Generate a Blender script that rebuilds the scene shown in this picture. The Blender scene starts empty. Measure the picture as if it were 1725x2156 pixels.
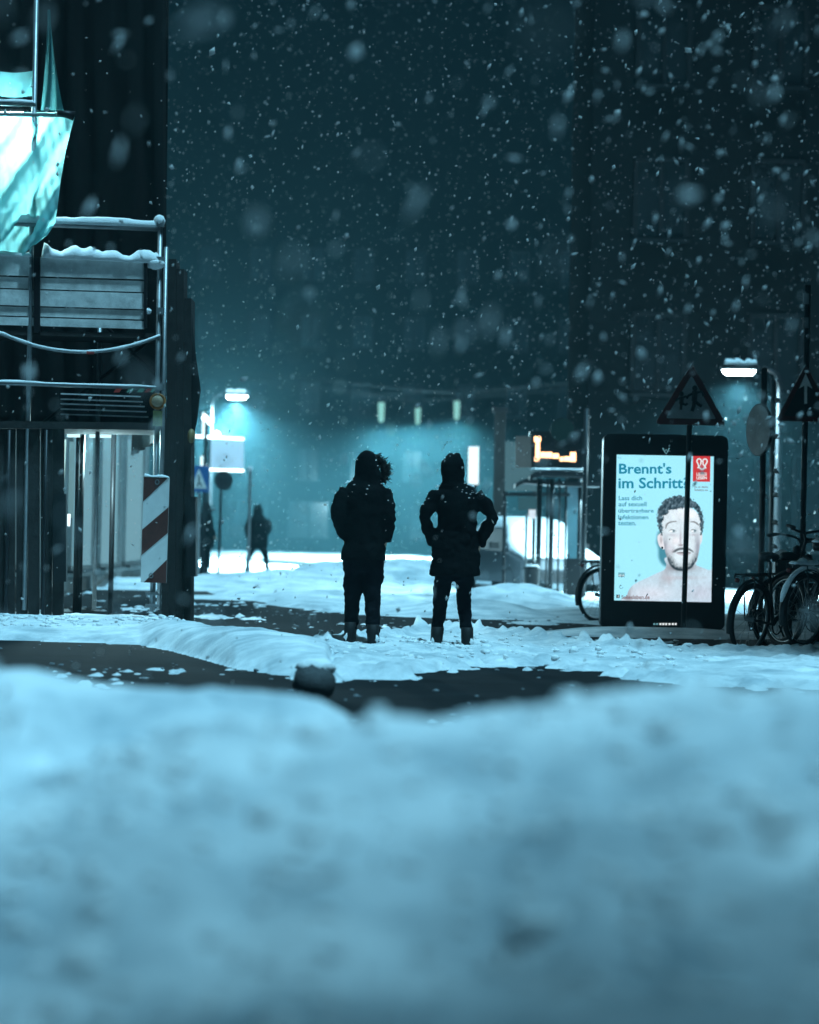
import bpy, bmesh, math, random
import numpy as np
from mathutils import Vector, Matrix
random.seed(7); RNG = np.random.default_rng(11)
R = math.radians
SC = bpy.context.scene
COL = SC.collection
# ---------------------------------------------------------------- camera
CAMH = 1.08
cam_d = bpy.data.cameras.new('camera'); cam = bpy.data.objects.new('camera', cam_d); COL.objects.link(cam)
cam_d.sensor_fit = 'HORIZONTAL'; cam_d.sensor_width = 24.0; cam_d.lens = 85.0
cam_d.clip_start = 0.05; cam_d.clip_end = 600
cam.location = (0, 0, CAMH)
PITCH, ROLL = 0.438, -1.1
cam.rotation_euler = (R(90 + PITCH), R(ROLL), 0)
cam_d.dof.use_dof = True; cam_d.dof.focus_distance = 28.0; cam_d.dof.aperture_fstop = 1.4
SC.camera = cam
# ---------------------------------------------------------------- sky, moon-dim sun, exposure
W = bpy.data.worlds.new('World'); SC.world = W; W.use_nodes = True
wn = W.node_tree; wn.nodes.clear()
sky = wn.nodes.new('ShaderNodeTexSky'); sky.sky_type = 'NISHITA'; sky.sun_disc = False
SUN_EL, SUN_AZ = 74.0, 140.0      # high, over the photographer's right shoulder
sky.sun_elevation = R(SUN_EL); sky.sun_rotation = R(SUN_AZ); sky.altitude = 50; sky.air_density = 1.0; sky.dust_density = 2.0
tint = wn.nodes.new('ShaderNodeMix'); tint.data_type = 'RGBA'; tint.blend_type = 'MULTIPLY'; tint.inputs[0].default_value = 1
tint.inputs[7].default_value = (0.22, 0.75, 0.85, 1)
bg = wn.nodes.new('ShaderNodeBackground'); bg.inputs[1].default_value = 0.0045
wo = wn.nodes.new('ShaderNodeOutputWorld')
wn.links.new(sky.outputs[0], tint.inputs[6]); wn.links.new(tint.outputs[2], bg.inputs[0]); wn.links.new(bg.outputs[0], wo.inputs[0])
sl = bpy.data.lights.new('sun', 'SUN'); sl.energy = 4.6; sl.angle = R(7); sl.color = (0.31, 0.75, 1.0)
so = bpy.data.objects.new('sun', sl); COL.objects.link(so)
_e, _a = R(SUN_EL), R(SUN_AZ)
sdir = Vector((math.sin(_a) * math.cos(_e), math.cos(_a) * math.cos(_e), math.sin(_e)))   # towards the sun
so.rotation_euler = sdir.to_track_quat('Z', 'Y').to_euler(); so.location = sdir * 60
SC.view_settings.view_transform = 'Standard'; SC.view_settings.look = 'None'
SC.view_settings.exposure = 0.0; SC.view_settings.gamma = 1.0; SC.view_settings.use_curve_mapping = False
SC.cycles.use_denoising = True
SC.cycles.max_bounces = 6; SC.cycles.volume_bounces = 0; SC.cycles.transparent_max_bounces = 8
SC.cycles.sample_clamp_indirect = 4.0; SC.cycles.sample_clamp_direct = 0

# ---------------------------------------------------------------- pixel -> world (photo seen 1725 wide)
FP = 85.0 / 24.0 * 1725
CM = Matrix.LocRotScale(Vector((0, 0, CAMH)), cam.rotation_euler.to_quaternion(), None)
def P(u, v, d):
    """the point seen at (u, v) of the photograph that stands d metres up the street"""
    r = CM.to_3x3() @ Vector(((u - 862.5) / FP, (1078 - v) / FP, -1.0))
    return Vector((0, 0, CAMH)) + r * (d / r.y)
def HOR(u): return 1124.7 + 0.0192 * (u - 862.5)

# ---------------------------------------------------------------- noise
def _h(ix, iy, s):
    n = (ix.astype(np.int64) * 374761393 + iy.astype(np.int64) * 668265263 + s * 2147483647) & 0xFFFFFFFF
    n = ((n ^ (n >> 13)) * 1274126177) & 0xFFFFFFFF
    return ((n ^ (n >> 16)) & 0xFFFF) / 65535.0
def vnoise(x, y, s=0):
    x = np.asarray(x, float); y = np.asarray(y, float)
    ix = np.floor(x); iy = np.floor(y); fx = x - ix; fy = y - iy
    fx = fx * fx * fx * (fx * (fx * 6 - 15) + 10); fy = fy * fy * fy * (fy * (fy * 6 - 15) + 10)
    a = _h(ix, iy, s); b = _h(ix + 1, iy, s); c = _h(ix, iy + 1, s); d = _h(ix + 1, iy + 1, s)
    return (a * (1 - fx) + b * fx) * (1 - fy) + (c * (1 - fx) + d * fx) * fy
def fbm(x, y, s=0, o=4):
    t = 0; a = 0.5
    for k in range(o):
        t = t + a * (vnoise(x * 2 ** k + 17.3 * k, y * 2 ** k - 9.1 * k, s + k) - 0.5); a *= 0.5
    return t * 2
def sstep(a, b, x): t = np.clip((x - a) / (b - a), 0, 1); return t * t * (3 - 2 * t)

# ---------------------------------------------------------------- materials
MATS = {}
def mat(name, col, rough=0.6, metal=0.0, var=0.25, scale=6.0, bump=0.0, col2=None, emit=None, es=0.0, spec=0.3):
    if name in MATS: return MATS[name]
    m = bpy.data.materials.new(name); m.use_nodes = True; nt = m.node_tree; b = nt.nodes['Principled BSDF']
    b.inputs['Roughness'].default_value = rough; b.inputs['Metallic'].default_value = metal
    b.inputs['Specular IOR Level'].default_value = spec
    tc = nt.nodes.new('ShaderNodeTexCoord'); nz = nt.nodes.new('ShaderNodeTexNoise')
    nz.inputs['Scale'].default_value = scale; nz.inputs['Detail'].default_value = 6; nz.inputs['Roughness'].default_value = 0.65
    nt.links.new(tc.outputs['Object'], nz.inputs['Vector'])
    rp = nt.nodes.new('ShaderNodeValToRGB'); c2 = col2 or tuple(c * (1 - var) for c in col)
    rp.color_ramp.elements[0].position = 0.32; rp.color_ramp.elements[1].position = 0.68
    rp.color_ramp.elements[0].color = (*c2, 1); rp.color_ramp.elements[1].color = (*col, 1)
    nt.links.new(nz.outputs[0], rp.inputs[0]); nt.links.new(rp.outputs[0], b.inputs['Base Color'])
    if bump:
        bp = nt.nodes.new('ShaderNodeBump'); bp.inputs['Strength'].default_value = bump; bp.inputs['Distance'].default_value = 0.02
        n2 = nt.nodes.new('ShaderNodeTexNoise'); n2.inputs['Scale'].default_value = scale * 4; n2.inputs['Detail'].default_value = 5
        nt.links.new(tc.outputs['Object'], n2.inputs['Vector']); nt.links.new(n2.outputs[0], bp.inputs['Height']); nt.links.new(bp.outputs[0], b.inputs['Normal'])
    if emit:
        b.inputs['Emission Color'].default_value = (*emit, 1); b.inputs['Emission Strength'].default_value = es
    MATS[name] = m; return m
def emat(name, col, s, sided=False):
    if name in MATS: return MATS[name]
    m = bpy.data.materials.new(name); m.use_nodes = True; nt = m.node_tree; nt.nodes.clear()
    e = nt.nodes.new('ShaderNodeEmission'); o = nt.nodes.new('ShaderNodeOutputMaterial')
    e.inputs[0].default_value = (*col, 1); e.inputs[1].default_value = s
    nt.links.new(e.outputs[0], o.inputs[0]); MATS[name] = m; return m
def tl_mat(name, col, tcol, f, var=0.15, scale=3):
    m = bpy.data.materials.new(name); m.use_nodes = True; nt = m.node_tree; nt.nodes.clear()
    d = nt.nodes.new('ShaderNodeBsdfDiffuse'); t = nt.nodes.new('ShaderNodeBsdfTranslucent'); x = nt.nodes.new('ShaderNodeMixShader'); o = nt.nodes.new('ShaderNodeOutputMaterial')
    tc = nt.nodes.new('ShaderNodeTexCoord'); nz = nt.nodes.new('ShaderNodeTexNoise'); nz.inputs['Scale'].default_value = scale; nz.inputs['Detail'].default_value = 5
    rp = nt.nodes.new('ShaderNodeValToRGB'); rp.color_ramp.elements[0].position = .35; rp.color_ramp.elements[1].position = .65
    rp.color_ramp.elements[0].color = (*[c * (1 - var) for c in tcol], 1); rp.color_ramp.elements[1].color = (*tcol, 1)
    nt.links.new(tc.outputs['Object'], nz.inputs['Vector']); nt.links.new(nz.outputs[0], rp.inputs[0]); nt.links.new(rp.outputs[0], t.inputs[0])
    d.inputs[0].default_value = (*col, 1); x.inputs[0].default_value = f
    nt.links.new(d.outputs[0], x.inputs[1]); nt.links.new(t.outputs[0], x.inputs[2]); nt.links.new(x.outputs[0], o.inputs[0])
    MATS[name] = m; return m
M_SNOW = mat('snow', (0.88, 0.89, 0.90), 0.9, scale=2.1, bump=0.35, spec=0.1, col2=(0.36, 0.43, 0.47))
M_CAP = mat('snow_cap', (0.88, 0.89, 0.90), 0.9, var=0.05, scale=12, bump=0.4, spec=0.1)
M_SLUSH = mat('wet_asphalt', (0.017, 0.019, 0.021), 0.85, scale=1.1, bump=0.5, spec=0.08, col2=(0.009, 0.010, 0.011))
M_STEEL = mat('galvanised_steel', (0.34, 0.36, 0.37), 0.45, 0.7, var=0.35, scale=9)
M_DARK = mat('dark_metal', (0.022, 0.024, 0.027), 0.45, 0.3, var=0.3, scale=7)
M_BLACK = mat('black_paint', (0.012, 0.013, 0.015), 0.4, var=0.3, scale=8)
M_WOOD = mat('grey_planks', (0.84, 0.84, 0.82), 0.8, var=0.45, scale=5, bump=0.3)
M_DWOOD = mat('dark_timber', (0.030, 0.029, 0.028), 0.85, var=0.5, scale=6, bump=0.4)
M_NET = mat('dark_netting', (0.0045, 0.0055, 0.006), 0.9, var=0.5, scale=3)
M_RUB = mat('rubber', (0.010, 0.010, 0.011), 0.7, var=0.2, scale=20)
M_CLOTH = mat('black_cloth', (0.009, 0.0095, 0.0105), 0.95, var=0.35, scale=14, bump=0.3, spec=0.0)
M_CLOTH2 = mat('navy_cloth', (0.007, 0.008, 0.011), 0.95, var=0.35, scale=14, bump=0.3, spec=0.05)
M_SKIN = mat('skin', (0.42, 0.27, 0.20), 0.6, var=0.1, scale=20)
M_FUR = mat('fur', (0.030, 0.028, 0.025), 0.95, var=0.5, scale=40, spec=0.05)
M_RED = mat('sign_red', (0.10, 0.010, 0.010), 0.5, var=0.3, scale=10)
M_BRED = mat('barrier_red', (0.13, 0.040, 0.032), 0.55, var=0.45, scale=9)
M_WHITE = mat('sign_white', (0.82, 0.82, 0.80), 0.5, var=0.15, scale=8)
M_BLUE = mat('sign_blue', (0.02, 0.12, 0.34), 0.5, var=0.15, scale=8)
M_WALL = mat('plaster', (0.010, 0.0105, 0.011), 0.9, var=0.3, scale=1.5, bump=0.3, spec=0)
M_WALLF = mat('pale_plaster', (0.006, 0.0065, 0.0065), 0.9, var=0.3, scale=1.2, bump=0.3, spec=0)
M_GLASS = mat('dark_glass', (0.015, 0.018, 0.02), 0.08, var=0.2, scale=3, spec=0.6)
M_FRAME = mat('window_frame', (0.012, 0.012, 0.013), 0.6, var=0.2, scale=5, spec=.1)
M_CAR = mat('car_paint', (0.05, 0.06, 0.07), 0.3, 0.2, var=0.2, scale=3)

# ---------------------------------------------------------------- mesh collector
class MB:
    def __init__(s): s.v = []; s.f = []
    def add(s, vs, fs):
        o = len(s.v); s.v += [tuple(v) for v in vs]; s.f += [tuple(i + o for i in f) for f in fs]; return s
    def box(s, c, d, rot=None):
        hx, hy, hz = d[0] / 2, d[1] / 2, d[2] / 2; vs = []
        for x in (-hx, hx):
            for y in (-hy, hy):
                for z in (-hz, hz):
                    p = Vector((x, y, z)); p = rot @ p if rot else p; vs.append(p + Vector(c))
        return s.add(vs, [(0, 1, 3, 2), (4, 6, 7, 5), (0, 4, 5, 1), (2, 3, 7, 6), (0, 2, 6, 4), (1, 5, 7, 3)])
    def bar(s, p, q, w, h, up=(0, 0, 1)):
        p, q = Vector(p), Vector(q); d = (q - p).normalized(); up = Vector(up)
        sd = d.cross(up)
        if sd.length < 1e-4: sd = d.cross(Vector((1, 0, 0)))
        sd.normalize(); t = sd.cross(d); vs = []
        for e in (p, q):
            for a, b in ((-1, -1), (1, -1), (1, 1), (-1, 1)): vs.append(e + sd * a * w / 2 + t * b * h / 2)
        return s.add(vs, [(3, 2, 1, 0), (4, 5, 6, 7), (0, 1, 5, 4), (1, 2, 6, 5), (2, 3, 7, 6), (3, 0, 4, 7)])
    def path(s, pts, rad, n=8, closed=False, squash=None):
        pts = [Vector(p) for p in pts]; N = len(pts); rs = rad if hasattr(rad, '__len__') else [rad] * N; rings = []; prev = None
        for i, p in enumerate(pts):
            a = pts[(i - 1) % N] if (closed or i > 0) else p; b = pts[(i + 1) % N] if (closed or i < N - 1) else p
            d = (b - a).normalized()
            ref = prev if prev is not None else (Vector((0, 0, 1)) if abs(d.z) < .9 else Vector((1, 0, 0)))
            x = (ref - d * ref.dot(d)); x = x.normalized() if x.length > 1e-6 else d.orthogonal().normalized(); y = d.cross(x); prev = x
            rings.append([p + (x * math.cos(2 * math.pi * k / n) + y * math.sin(2 * math.pi * k / n)) * rs[i] for k in range(n)])
        fs = []
        for i in range(N if closed else N - 1):
            j = (i + 1) % N
            for k in range(n): l = (k + 1) % n; fs.append((i * n + k, i * n + l, j * n + l, j * n + k))
        if not closed: fs += [tuple(range(n - 1, -1, -1)), tuple((N - 1) * n + k for k in range(n))]
        return s.add([v for r in rings for v in r], fs)
    def tube(s, p, q, r, n=8): return s.path([p, q], r, n)
    def loft(s, rings, n=16):
        """rings: (cx, cy, cz, rx, ry[, power]) stacked ellipses, horizontal"""
        vs = []; N = len(rings)
        for r in rings:
            pw = r[5] if len(r) > 5 else 1.0
            for k in range(n):
                a = 2 * math.pi * k / n; c, sn = math.cos(a), math.sin(a)
                vs.append((r[0] + r[3] * math.copysign(abs(c) ** pw, c), r[1] + r[4] * math.copysign(abs(sn) ** pw, sn), r[2]))
        fs = [(i * n + k, i * n + (k + 1) % n, (i + 1) * n + (k + 1) % n, (i + 1) * n + k) for i in range(N - 1) for k in range(n)]
        fs += [tuple(range(n - 1, -1, -1)), tuple((N - 1) * n + k for k in range(n))]
        return s.add(vs, fs)
    def prism(s, pts, d):
        """pts: closed outline of 3D points in a plane, d: thickness vector"""
        n = len(pts); a = [Vector(p) for p in pts]; b = [p + Vector(d) for p in a]
        fs = [tuple(range(n)), tuple(range(2 * n - 1, n - 1, -1))] + [(i, i + n, (i + 1) % n + n, (i + 1) % n) for i in range(n)]
        return s.add(a + b, fs)
    def ball(s, c, r, n=10, m=7, sq=(1, 1, 1), jit=0):
        c = Vector(c); vs = [c + Vector((0, 0, r * sq[2]))]
        for i in range(1, m):
            t = math.pi * i / m
            for k in range(n):
                a = 2 * math.pi * k / n; j = 1 + random.uniform(-jit, jit)
                vs.append(c + Vector((r * sq[0] * math.sin(t) * math.cos(a) * j, r * sq[1] * math.sin(t) * math.sin(a) * j, r * sq[2] * math.cos(t) * j)))
        vs.append(c - Vector((0, 0, r * sq[2]))); L = len(vs) - 1
        fs = [(0, 1 + k, 1 + (k + 1) % n) for k in range(n)]
        for i in range(m - 2):
            for k in range(n): a = 1 + i * n; fs.append((a + k, a + n + k, a + n + (k + 1) % n, a + (k + 1) % n))
        a = 1 + (m - 2) * n; fs += [(a + k, L, a + (k + 1) % n) for k in range(n)]
        return s.add(vs, fs)
    def build(s, name, m, parent=None, smooth=False, local=False):
        me = bpy.data.meshes.new(name); off = Vector((0, 0, 0))
        if parent and not local: off = ROOTLOC.get(parent.name, Vector((0, 0, 0)))
        me.from_pydata([tuple(Vector(v) - off) for v in s.v], [], s.f); me.materials.append(m)
        bm = bmesh.new(); bm.from_mesh(me); bmesh.ops.recalc_face_normals(bm, faces=bm.faces); bm.to_mesh(me); bm.free()
        if smooth:
            for p in me.polygons: p.use_smooth = True
        o = bpy.data.objects.new(name, me); COL.objects.link(o)
        if parent: o.parent = parent; ROOTLOC[o.name] = off
        return o
ROOTLOC = {}
def tag(o, label, cat, group=None, kind=None):
    if label: o['label'] = label
    if cat: o['category'] = cat
    if group: o['group'] = group
    if kind: o['kind'] = kind
    return o
def thing(name, loc, label, cat, group=None, rz=0):
    o = bpy.data.objects.new(name, None); COL.objects.link(o); o.location = loc; o.rotation_euler = (0, 0, rz)
    ROOTLOC[o.name] = Vector(loc); return tag(o, label, cat, group)
def copy_tree(o, parent=None):
    c = o.copy(); COL.objects.link(c); c.parent = parent
    for ch in list(o.children): copy_tree(ch, c)
    return c
def snowline(p, q, w, t, name='snow_cap', parent=None, n=26, amp=0.4, seed=0, sag=0, m=None):
    """a lumpy ridge of snow lying on a rail or board from p to q"""
    p, q = Vector(p), Vector(q); d = q - p; sd = Vector((d.y, -d.x, 0)).normalized(); b = MB(); K = 7; vs = []
    for i in range(n + 1):
        f = i / n; c = p + d * f - Vector((0, 0, sag * 4 * f * (1 - f)))
        e = min(1, min(f, 1 - f) * n / 1.5 + .35)
        hh = t * (1 + amp * float(fbm(np.array(f * 7.0 + seed), np.array(seed * 3.7), seed, 3)) * 2) * e
        ww = w * (1 + amp * .5 * float(fbm(np.array(f * 9.0 + seed), np.array(seed + 5.), seed + 3, 3))) * e
        for k in range(K):
            a = math.pi * k / (K - 1); vs.append(c + sd * math.cos(a) * ww / 2 + Vector((0, 0, math.sin(a) * hh)))
    fs = [(i * K + k, i * K + k + 1, (i + 1) * K + k + 1, (i + 1) * K + k) for i in range(n) for k in range(K - 1)]
    fs += [(i * K + K - 1, i * K, (i + 1) * K, (i + 1) * K + K - 1) for i in range(n)]
    fs += [tuple(range(K)), tuple(n * K + k for k in range(K))]
    b.add(vs, fs); return b.build(name, m or M_CAP, parent, True)

# ================================================================ terrain
def interp(u, pts):
    a = np.array(pts, float); return np.interp(u, a[:, 0], a[:, 1])
def gpix(vb, u): return FP * CAMH / np.maximum(vb - HOR(u), 5)        # distance of bare road seen at that row
def height(X, Y):
    Ys = np.maximum(Y, 2.0); u = 862.5 + FP * X / Ys
    low = -0.07 + 0 * X
    # patchy slush on the road
    h = -0.034 - .010 * (Y < 24) + 0.06 * fbm(X * .9, Y * .5, 3, 5) + 0.07 * fbm(X * 8, Y * 5, 9, 4)
    # back of the street: packed snow with wheel ruts
    yb = interp(u, [(-900, 52), (140, 52), (400, 52), (500, 47), (600, 41), (800, 37.5), (1000, 38), (1100, 36), (1250, 38), (1400, 41), (1725, 46), (2600, 50)])
    yb = yb * (1 + .03 * fbm(X * .5, X * 0 + 3, 31, 3))
    w = sstep(-1.5, 2.5, Y - yb + 2.2 * fbm(X * .5, Y * .25, 41, 4))
    rut = .07 + .10 * fbm(X * .25 + .02 * Y, Y * .10, 12, 4) + .06 * fbm(X * .8, Y * .3, 51, 4) - .05 * np.exp(-((X + .8 - .012 * Y) / .35) ** 2) - .05 * np.exp(-((X - .9 - .012 * Y) / .35) ** 2)
    rut = rut - sstep(58, 66, Y) * (1 - sstep(104, 112, Y)) * (.15 + .11 * fbm(X * .35, Y * .10, 14, 4))
    h = h * (1 - w) + w * rut
    # snow heaps beside the shelter and across the far street
    for (cx, cy, rx, ry, hh) in ((1.62, 43.5, 1.1, 2.0, .36), (.9, 39.5, 1.0, 1.2, .20), (2.6, 41, 1.0, 1.4, .14), (-2.6, 58, 3, 3, .28), (-5.2, 54, 2.6, 1.6, .20), (.4, 63, 3.4, 3, .22), (-1.2, 47, 1.8, 1.3, .16), (4.6, 37, 1.6, 1.5, .15), (6, 33.6, 2, 1.2, .12), (-3.4, 78, 1.3, 2.0, .20), (-.4, 86, 1.8, 2.0, .26), (2.4, 80, 1.2, 1.6, .2), (-6.5, 90, 2.0, 2.4, .25)):
        h = np.maximum(h, hh * np.exp(-((X - cx) / rx) ** 2 - ((Y - cy) / ry) ** 2) * (1 + .5 * fbm(X * 1.3, Y * .8, 61, 3)) - .01)
    # ploughed heaps across the street behind the walkers
    h = np.maximum(h, (.56 + .16 * fbm(X * .9, Y * .3, 63, 4)) * np.exp(-((X + .3) / 2.35) ** 6 - ((Y - 61) / 2.2) ** 2) - .03)
    # mound below the lit poster
    h = np.maximum(h, .10 * np.exp(-((X - 2.75) / 1.15) ** 4 - ((Y - 32.6) / .7) ** 2) - .012)
    # trampled snow in front of the walkers
    vb = interp(u, [(500, 1430), (690, 1436), (760, 1434), (850, 1430), (950, 1408), (1050, 1404), (1250, 1412), (1400, 1432), (1500, 1452), (1725, 1455), (2400, 1455)])
    vc = interp(u, [(500, 1362), (690, 1362), (760, 1358), (850, 1350), (890, 1338), (1000, 1340), (1050, 1346), (1130, 1352), (1200, 1358), (1300, 1368), (1400, 1372), (1500, 1372), (1725, 1374), (2400, 1374)])
    y0 = gpix(vb, u); y1 = gpix(vc, u) + .3 - .9 * sstep(1080, 1180, u)
    nz = fbm(X * 1.7, Y * 1.2, 71, 5); chunk = np.maximum(0, fbm(X * 7, Y * 6, 72, 3)) * .10 + np.maximum(0, fbm(X * 15, Y * 12, 75, 2)) * .05
    t = sstep(-.25, .55, Y - y0 + .7 * nz + 1.0 * fbm(X * 5, Y * 3.5, 77, 4)) * (1 - sstep(-.35, .45, Y - y1 + .5 * nz))
    t = t * sstep(600, 700, u)
    edge = np.exp(-((Y - y1 + .5) / .55) ** 2)
    trod = (.075 + .06 * nz + chunk * (.5 + 1.2 * edge) + .04 * edge) * (1 - .25 * sstep(1250, 1450, u))
    h = h * (1 - t) + t * trod
    # kicked-up snow round the feet
    for (cx, cy, r, hh) in ((.26, 27.45, .34, .06), (.14, 27.4, .22, .045), (.56, 27.4, .26, .045), (-.60, 26.9, .24, .035), (-.26, 26.9, .24, .035)):
        h = np.maximum(h, hh * np.exp(-((X - cx) ** 2 + (Y - cy) ** 2) / r ** 2) + chunk * .12 * np.exp(-((X - cx) ** 2 + (Y - cy) ** 2) / (r * 1.3) ** 2) - .01)
    # smooth snow-covered island on the left
    vb = interp(u, [(-900, 1335), (0, 1348), (150, 1352), (300, 1358), (370, 1372), (430, 1388), (500, 1408), (600, 1422), (700, 1432), (760, 1436)])
    vc = interp(u, [(-900, 1275), (0, 1293), (150, 1298), (350, 1305), (420, 1320), (470, 1328), (550, 1331), (640, 1346), (690, 1362), (760, 1400)])
    y0 = gpix(vb, u); yc = y0 + 2.0; zc = CAMH - (vc - HOR(u)) / FP * yc
    f = np.clip((Y - y0) / 2.0, -.2, 1); prof = np.where(f < 1, np.sin(np.clip(f, 0, 1) * math.pi / 2) ** .85, 1)
    back = 1 - sstep(1.0, 2.6, Y - yc); endf = 1 - sstep(690, 715, u + 8 * fbm(Y * 3, X * 3, 81, 2))
    wob = .030 * fbm(X * 1.6, Y * 1.3, 82, 5) + .02 * np.maximum(0, fbm(X * 9, Y * 8, 84, 3)) * sstep(.5, .9, f) * (1 - sstep(150, 420, u))
    isl = np.where(Y > y0 - .3, (zc + wob) * prof * back * endf, 0)
    h = np.where((isl > .012) & (Y < 33), np.maximum(isl, h * (1 - back * endf)), h)
    # nearest bank of ploughed snow, two crests
    def bank(yc, zc, s1, s2, wd):
        e = Y - yc; k = wd
        return zc - s1 * np.logaddexp(0, -e / k) * k - s2 * np.logaddexp(0, e / k) * k + k * .693 * (s1 + s2)
    lump = .05 * fbm(X * 1.3 + 3, Y * 1.0, 91, 2) + .085 * fbm(X * 2.6, Y * 2.2, 92, 3) + .05 * fbm(X * 6, Y * 4.5, 93, 3)
    ub = np.where(Y < 3, 862.5 + FP * X / 3, u)
    vc = interp(ub, [(-900, 1720), (0, 1640), (150, 1592), (400, 1530), (600, 1506), (750, 1500), (900, 1500), (1050, 1480), (1200, 1446), (1400, 1440), (1450, 1428), (1600, 1436), (1725, 1452), (2600, 1500)])
    yc = 6.4 + .35 * fbm(X * .8, X * 0 + 1, 95, 3); zc = CAMH - (vc - HOR(ub)) / FP * yc - .03
    b1 = bank(yc, zc, .20, .55, .22) + lump * .75
    vc = interp(ub, [(-900, 1370), (0, 1395), (80, 1404), (150, 1420), (350, 1432), (600, 1452), (680, 1466), (740, 1500), (800, 1620), (2600, 1700)])
    yc = 8.9; zc = CAMH - (vc - HOR(ub)) / FP * yc - .02
    b2 = bank(yc, zc, .38, .5, .25) + lump * .6
    fg = np.maximum(b1, b2); fg = np.where(Y < 15, fg, -1); fg = np.maximum(fg, np.where(Y < 3.2, .05 + lump * .5, -1))
    h = np.maximum(h, fg)
    return np.maximum(h, low)
def make_ground():
    ts = np.concatenate([np.linspace(-2.2, -.2, 26)[:-1], np.linspace(-.2, .2, 460), np.linspace(.2, 2.2, 26)[1:]])
    ys = np.concatenate([np.linspace(-14, 2.0, 14)[:-1], 2.0 * (150 / 2.0) ** np.linspace(0, 1, 520)])
    T, Y = np.meshgrid(ts, ys); X = T * np.maximum(Y, 4.0) ; Z = height(X, Y)
    n, m = T.shape; idx = np.arange(n * m).reshape(n, m)
    me = bpy.data.meshes.new('snow_ground')
    F = np.stack([idx[:-1, :-1], idx[:-1, 1:], idx[1:, 1:], idx[1:, :-1]], -1).reshape(-1, 4)
    me.from_pydata(np.stack([X, Y, Z], -1).reshape(-1, 3).tolist(), [], F.tolist())
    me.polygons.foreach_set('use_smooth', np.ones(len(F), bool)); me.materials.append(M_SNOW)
    o = bpy.data.objects.new('snow_ground', me); COL.objects.link(o); o['kind'] = 'structure'
make_ground()
rd = MB().add([(-330, -14, 0), (330, -14, 0), (330, 150, 0), (-330, 150, 0)], [(0, 1, 2, 3)]).build('road', M_SLUSH); rd['kind'] = 'structure'
def gz(x, y): return max(0.0, float(height(np.array([x]), np.array([y]))[0]))

# ================================================================ street lamps and their light
M_LENS = emat('lamp_lens', (0.80, 0.97, 1.0), 60.0)
def street_lamp(u, v, d, label, energy, side=1, pole_h=None):
    top = P(u, v, d); x = top.x + side * .75; b = Vector((x, d, 0)); t = thing('street_lamp', b, label, 'street lamp', 'street lamps')
    z = top.z + .12
    MB().path([b, (x, d, 1.0), (x, d, z - .35), (x - side * .06, d, z - .12), (x - side * .3, d, z)], [.085, .06, .045, .04, .035], 10).build('pole', M_DARK, t, True)
    MB().loft([(x - side * .72, d, z - .06, .34, .15, .8), (x - side * .72, d, z, .36, .16, .8), (x - side * .70, d, z + .06, .26, .11, .8)], 16).build('housing', M_DARK, t, True)
    MB().loft([(x - side * .74, d, z - .15, .24, .10), (x - side * .74, d, z - .10, .29, .125), (x - side * .74, d, z - .062, .30, .13)], 14).build('lens', M_LENS, t, True)
    snowline((x - side * 1.0, d, z + .04), (x - side * .42, d, z + .05), .26, .10, parent=t, seed=3)
    L = bpy.data.lights.new('lamp_light', 'SPOT'); L.energy = energy; L.color = (0.50, 0.88, 1.0); L.spot_size = R(168); L.spot_blend = 1.0; L.shadow_soft_size = .15
    lo = bpy.data.objects.new('lamp_light', L); COL.objects.link(lo); lo.parent = t; lo.location = (-side * .74, 0, z - .22); lo.rotation_euler = (0, 0, 0)
    return t
street_lamp(500, 838, 84, 'glowing street lamp far down the street above the pale blue lit sign', 105000, -1)
street_lamp(1555, 786, 52, 'bright street lamp in front of the dark facade on the right', 15000, 1)

def far_lantern(u, v, d, label, energy):
    top = P(u, v, d); b = Vector((top.x, d, 0)); t = thing('street_lantern', b, label, 'street lamp', 'street lanterns far down the street')
    MB().path([(-10.5, d, top.z + 1.6), (top.x, d, top.z + .62), (10.5, d, top.z + 1.6)], .012, 6).build('span_wire', M_BLACK, t)
    for x_ in (-10.5, 10.5): MB().path([(x_, d, 0), (x_, d, top.z + 1.7)], [.10, .06], 8).build('mast', M_BLACK, t, True)
    MB().loft([(top.x, d, top.z - .36, .05, .05), (top.x, d, top.z - .3, .10, .10), (top.x, d, top.z + .3, .12, .12), (top.x, d, top.z + .36, .08, .08)], 12).build('glass', E_LANT, t, True)
    MB().loft([(top.x, d, top.z + .36, .19, .19), (top.x, d, top.z + .50, .10, .10), (top.x, d, top.z + .60, .03, .03)], 12).build('cap', M_DARK, t, True)
    L = bpy.data.lights.new('lantern_light', 'SPOT'); L.energy = energy; L.color = (.46, .88, 1.0); L.spot_size = R(180); L.spot_blend = 1.0; L.shadow_soft_size = .5
    lo = bpy.data.objects.new('lantern_light', L); COL.objects.link(lo); lo.parent = t; lo.location = Vector((top.x, d, top.z - .45)) - b
E_LANT = emat('lantern_glow', (0.34, 0.80, 0.74), 0.9)
far_lantern(803, 868, 104, 'faint greenish hanging lantern above the left walker', 40000)
far_lantern(880, 876, 122, 'faintest greenish hanging lantern between the two walkers', 40000)
far_lantern(962, 864, 110, 'faint greenish hanging lantern above the right walker', 40000)
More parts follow.
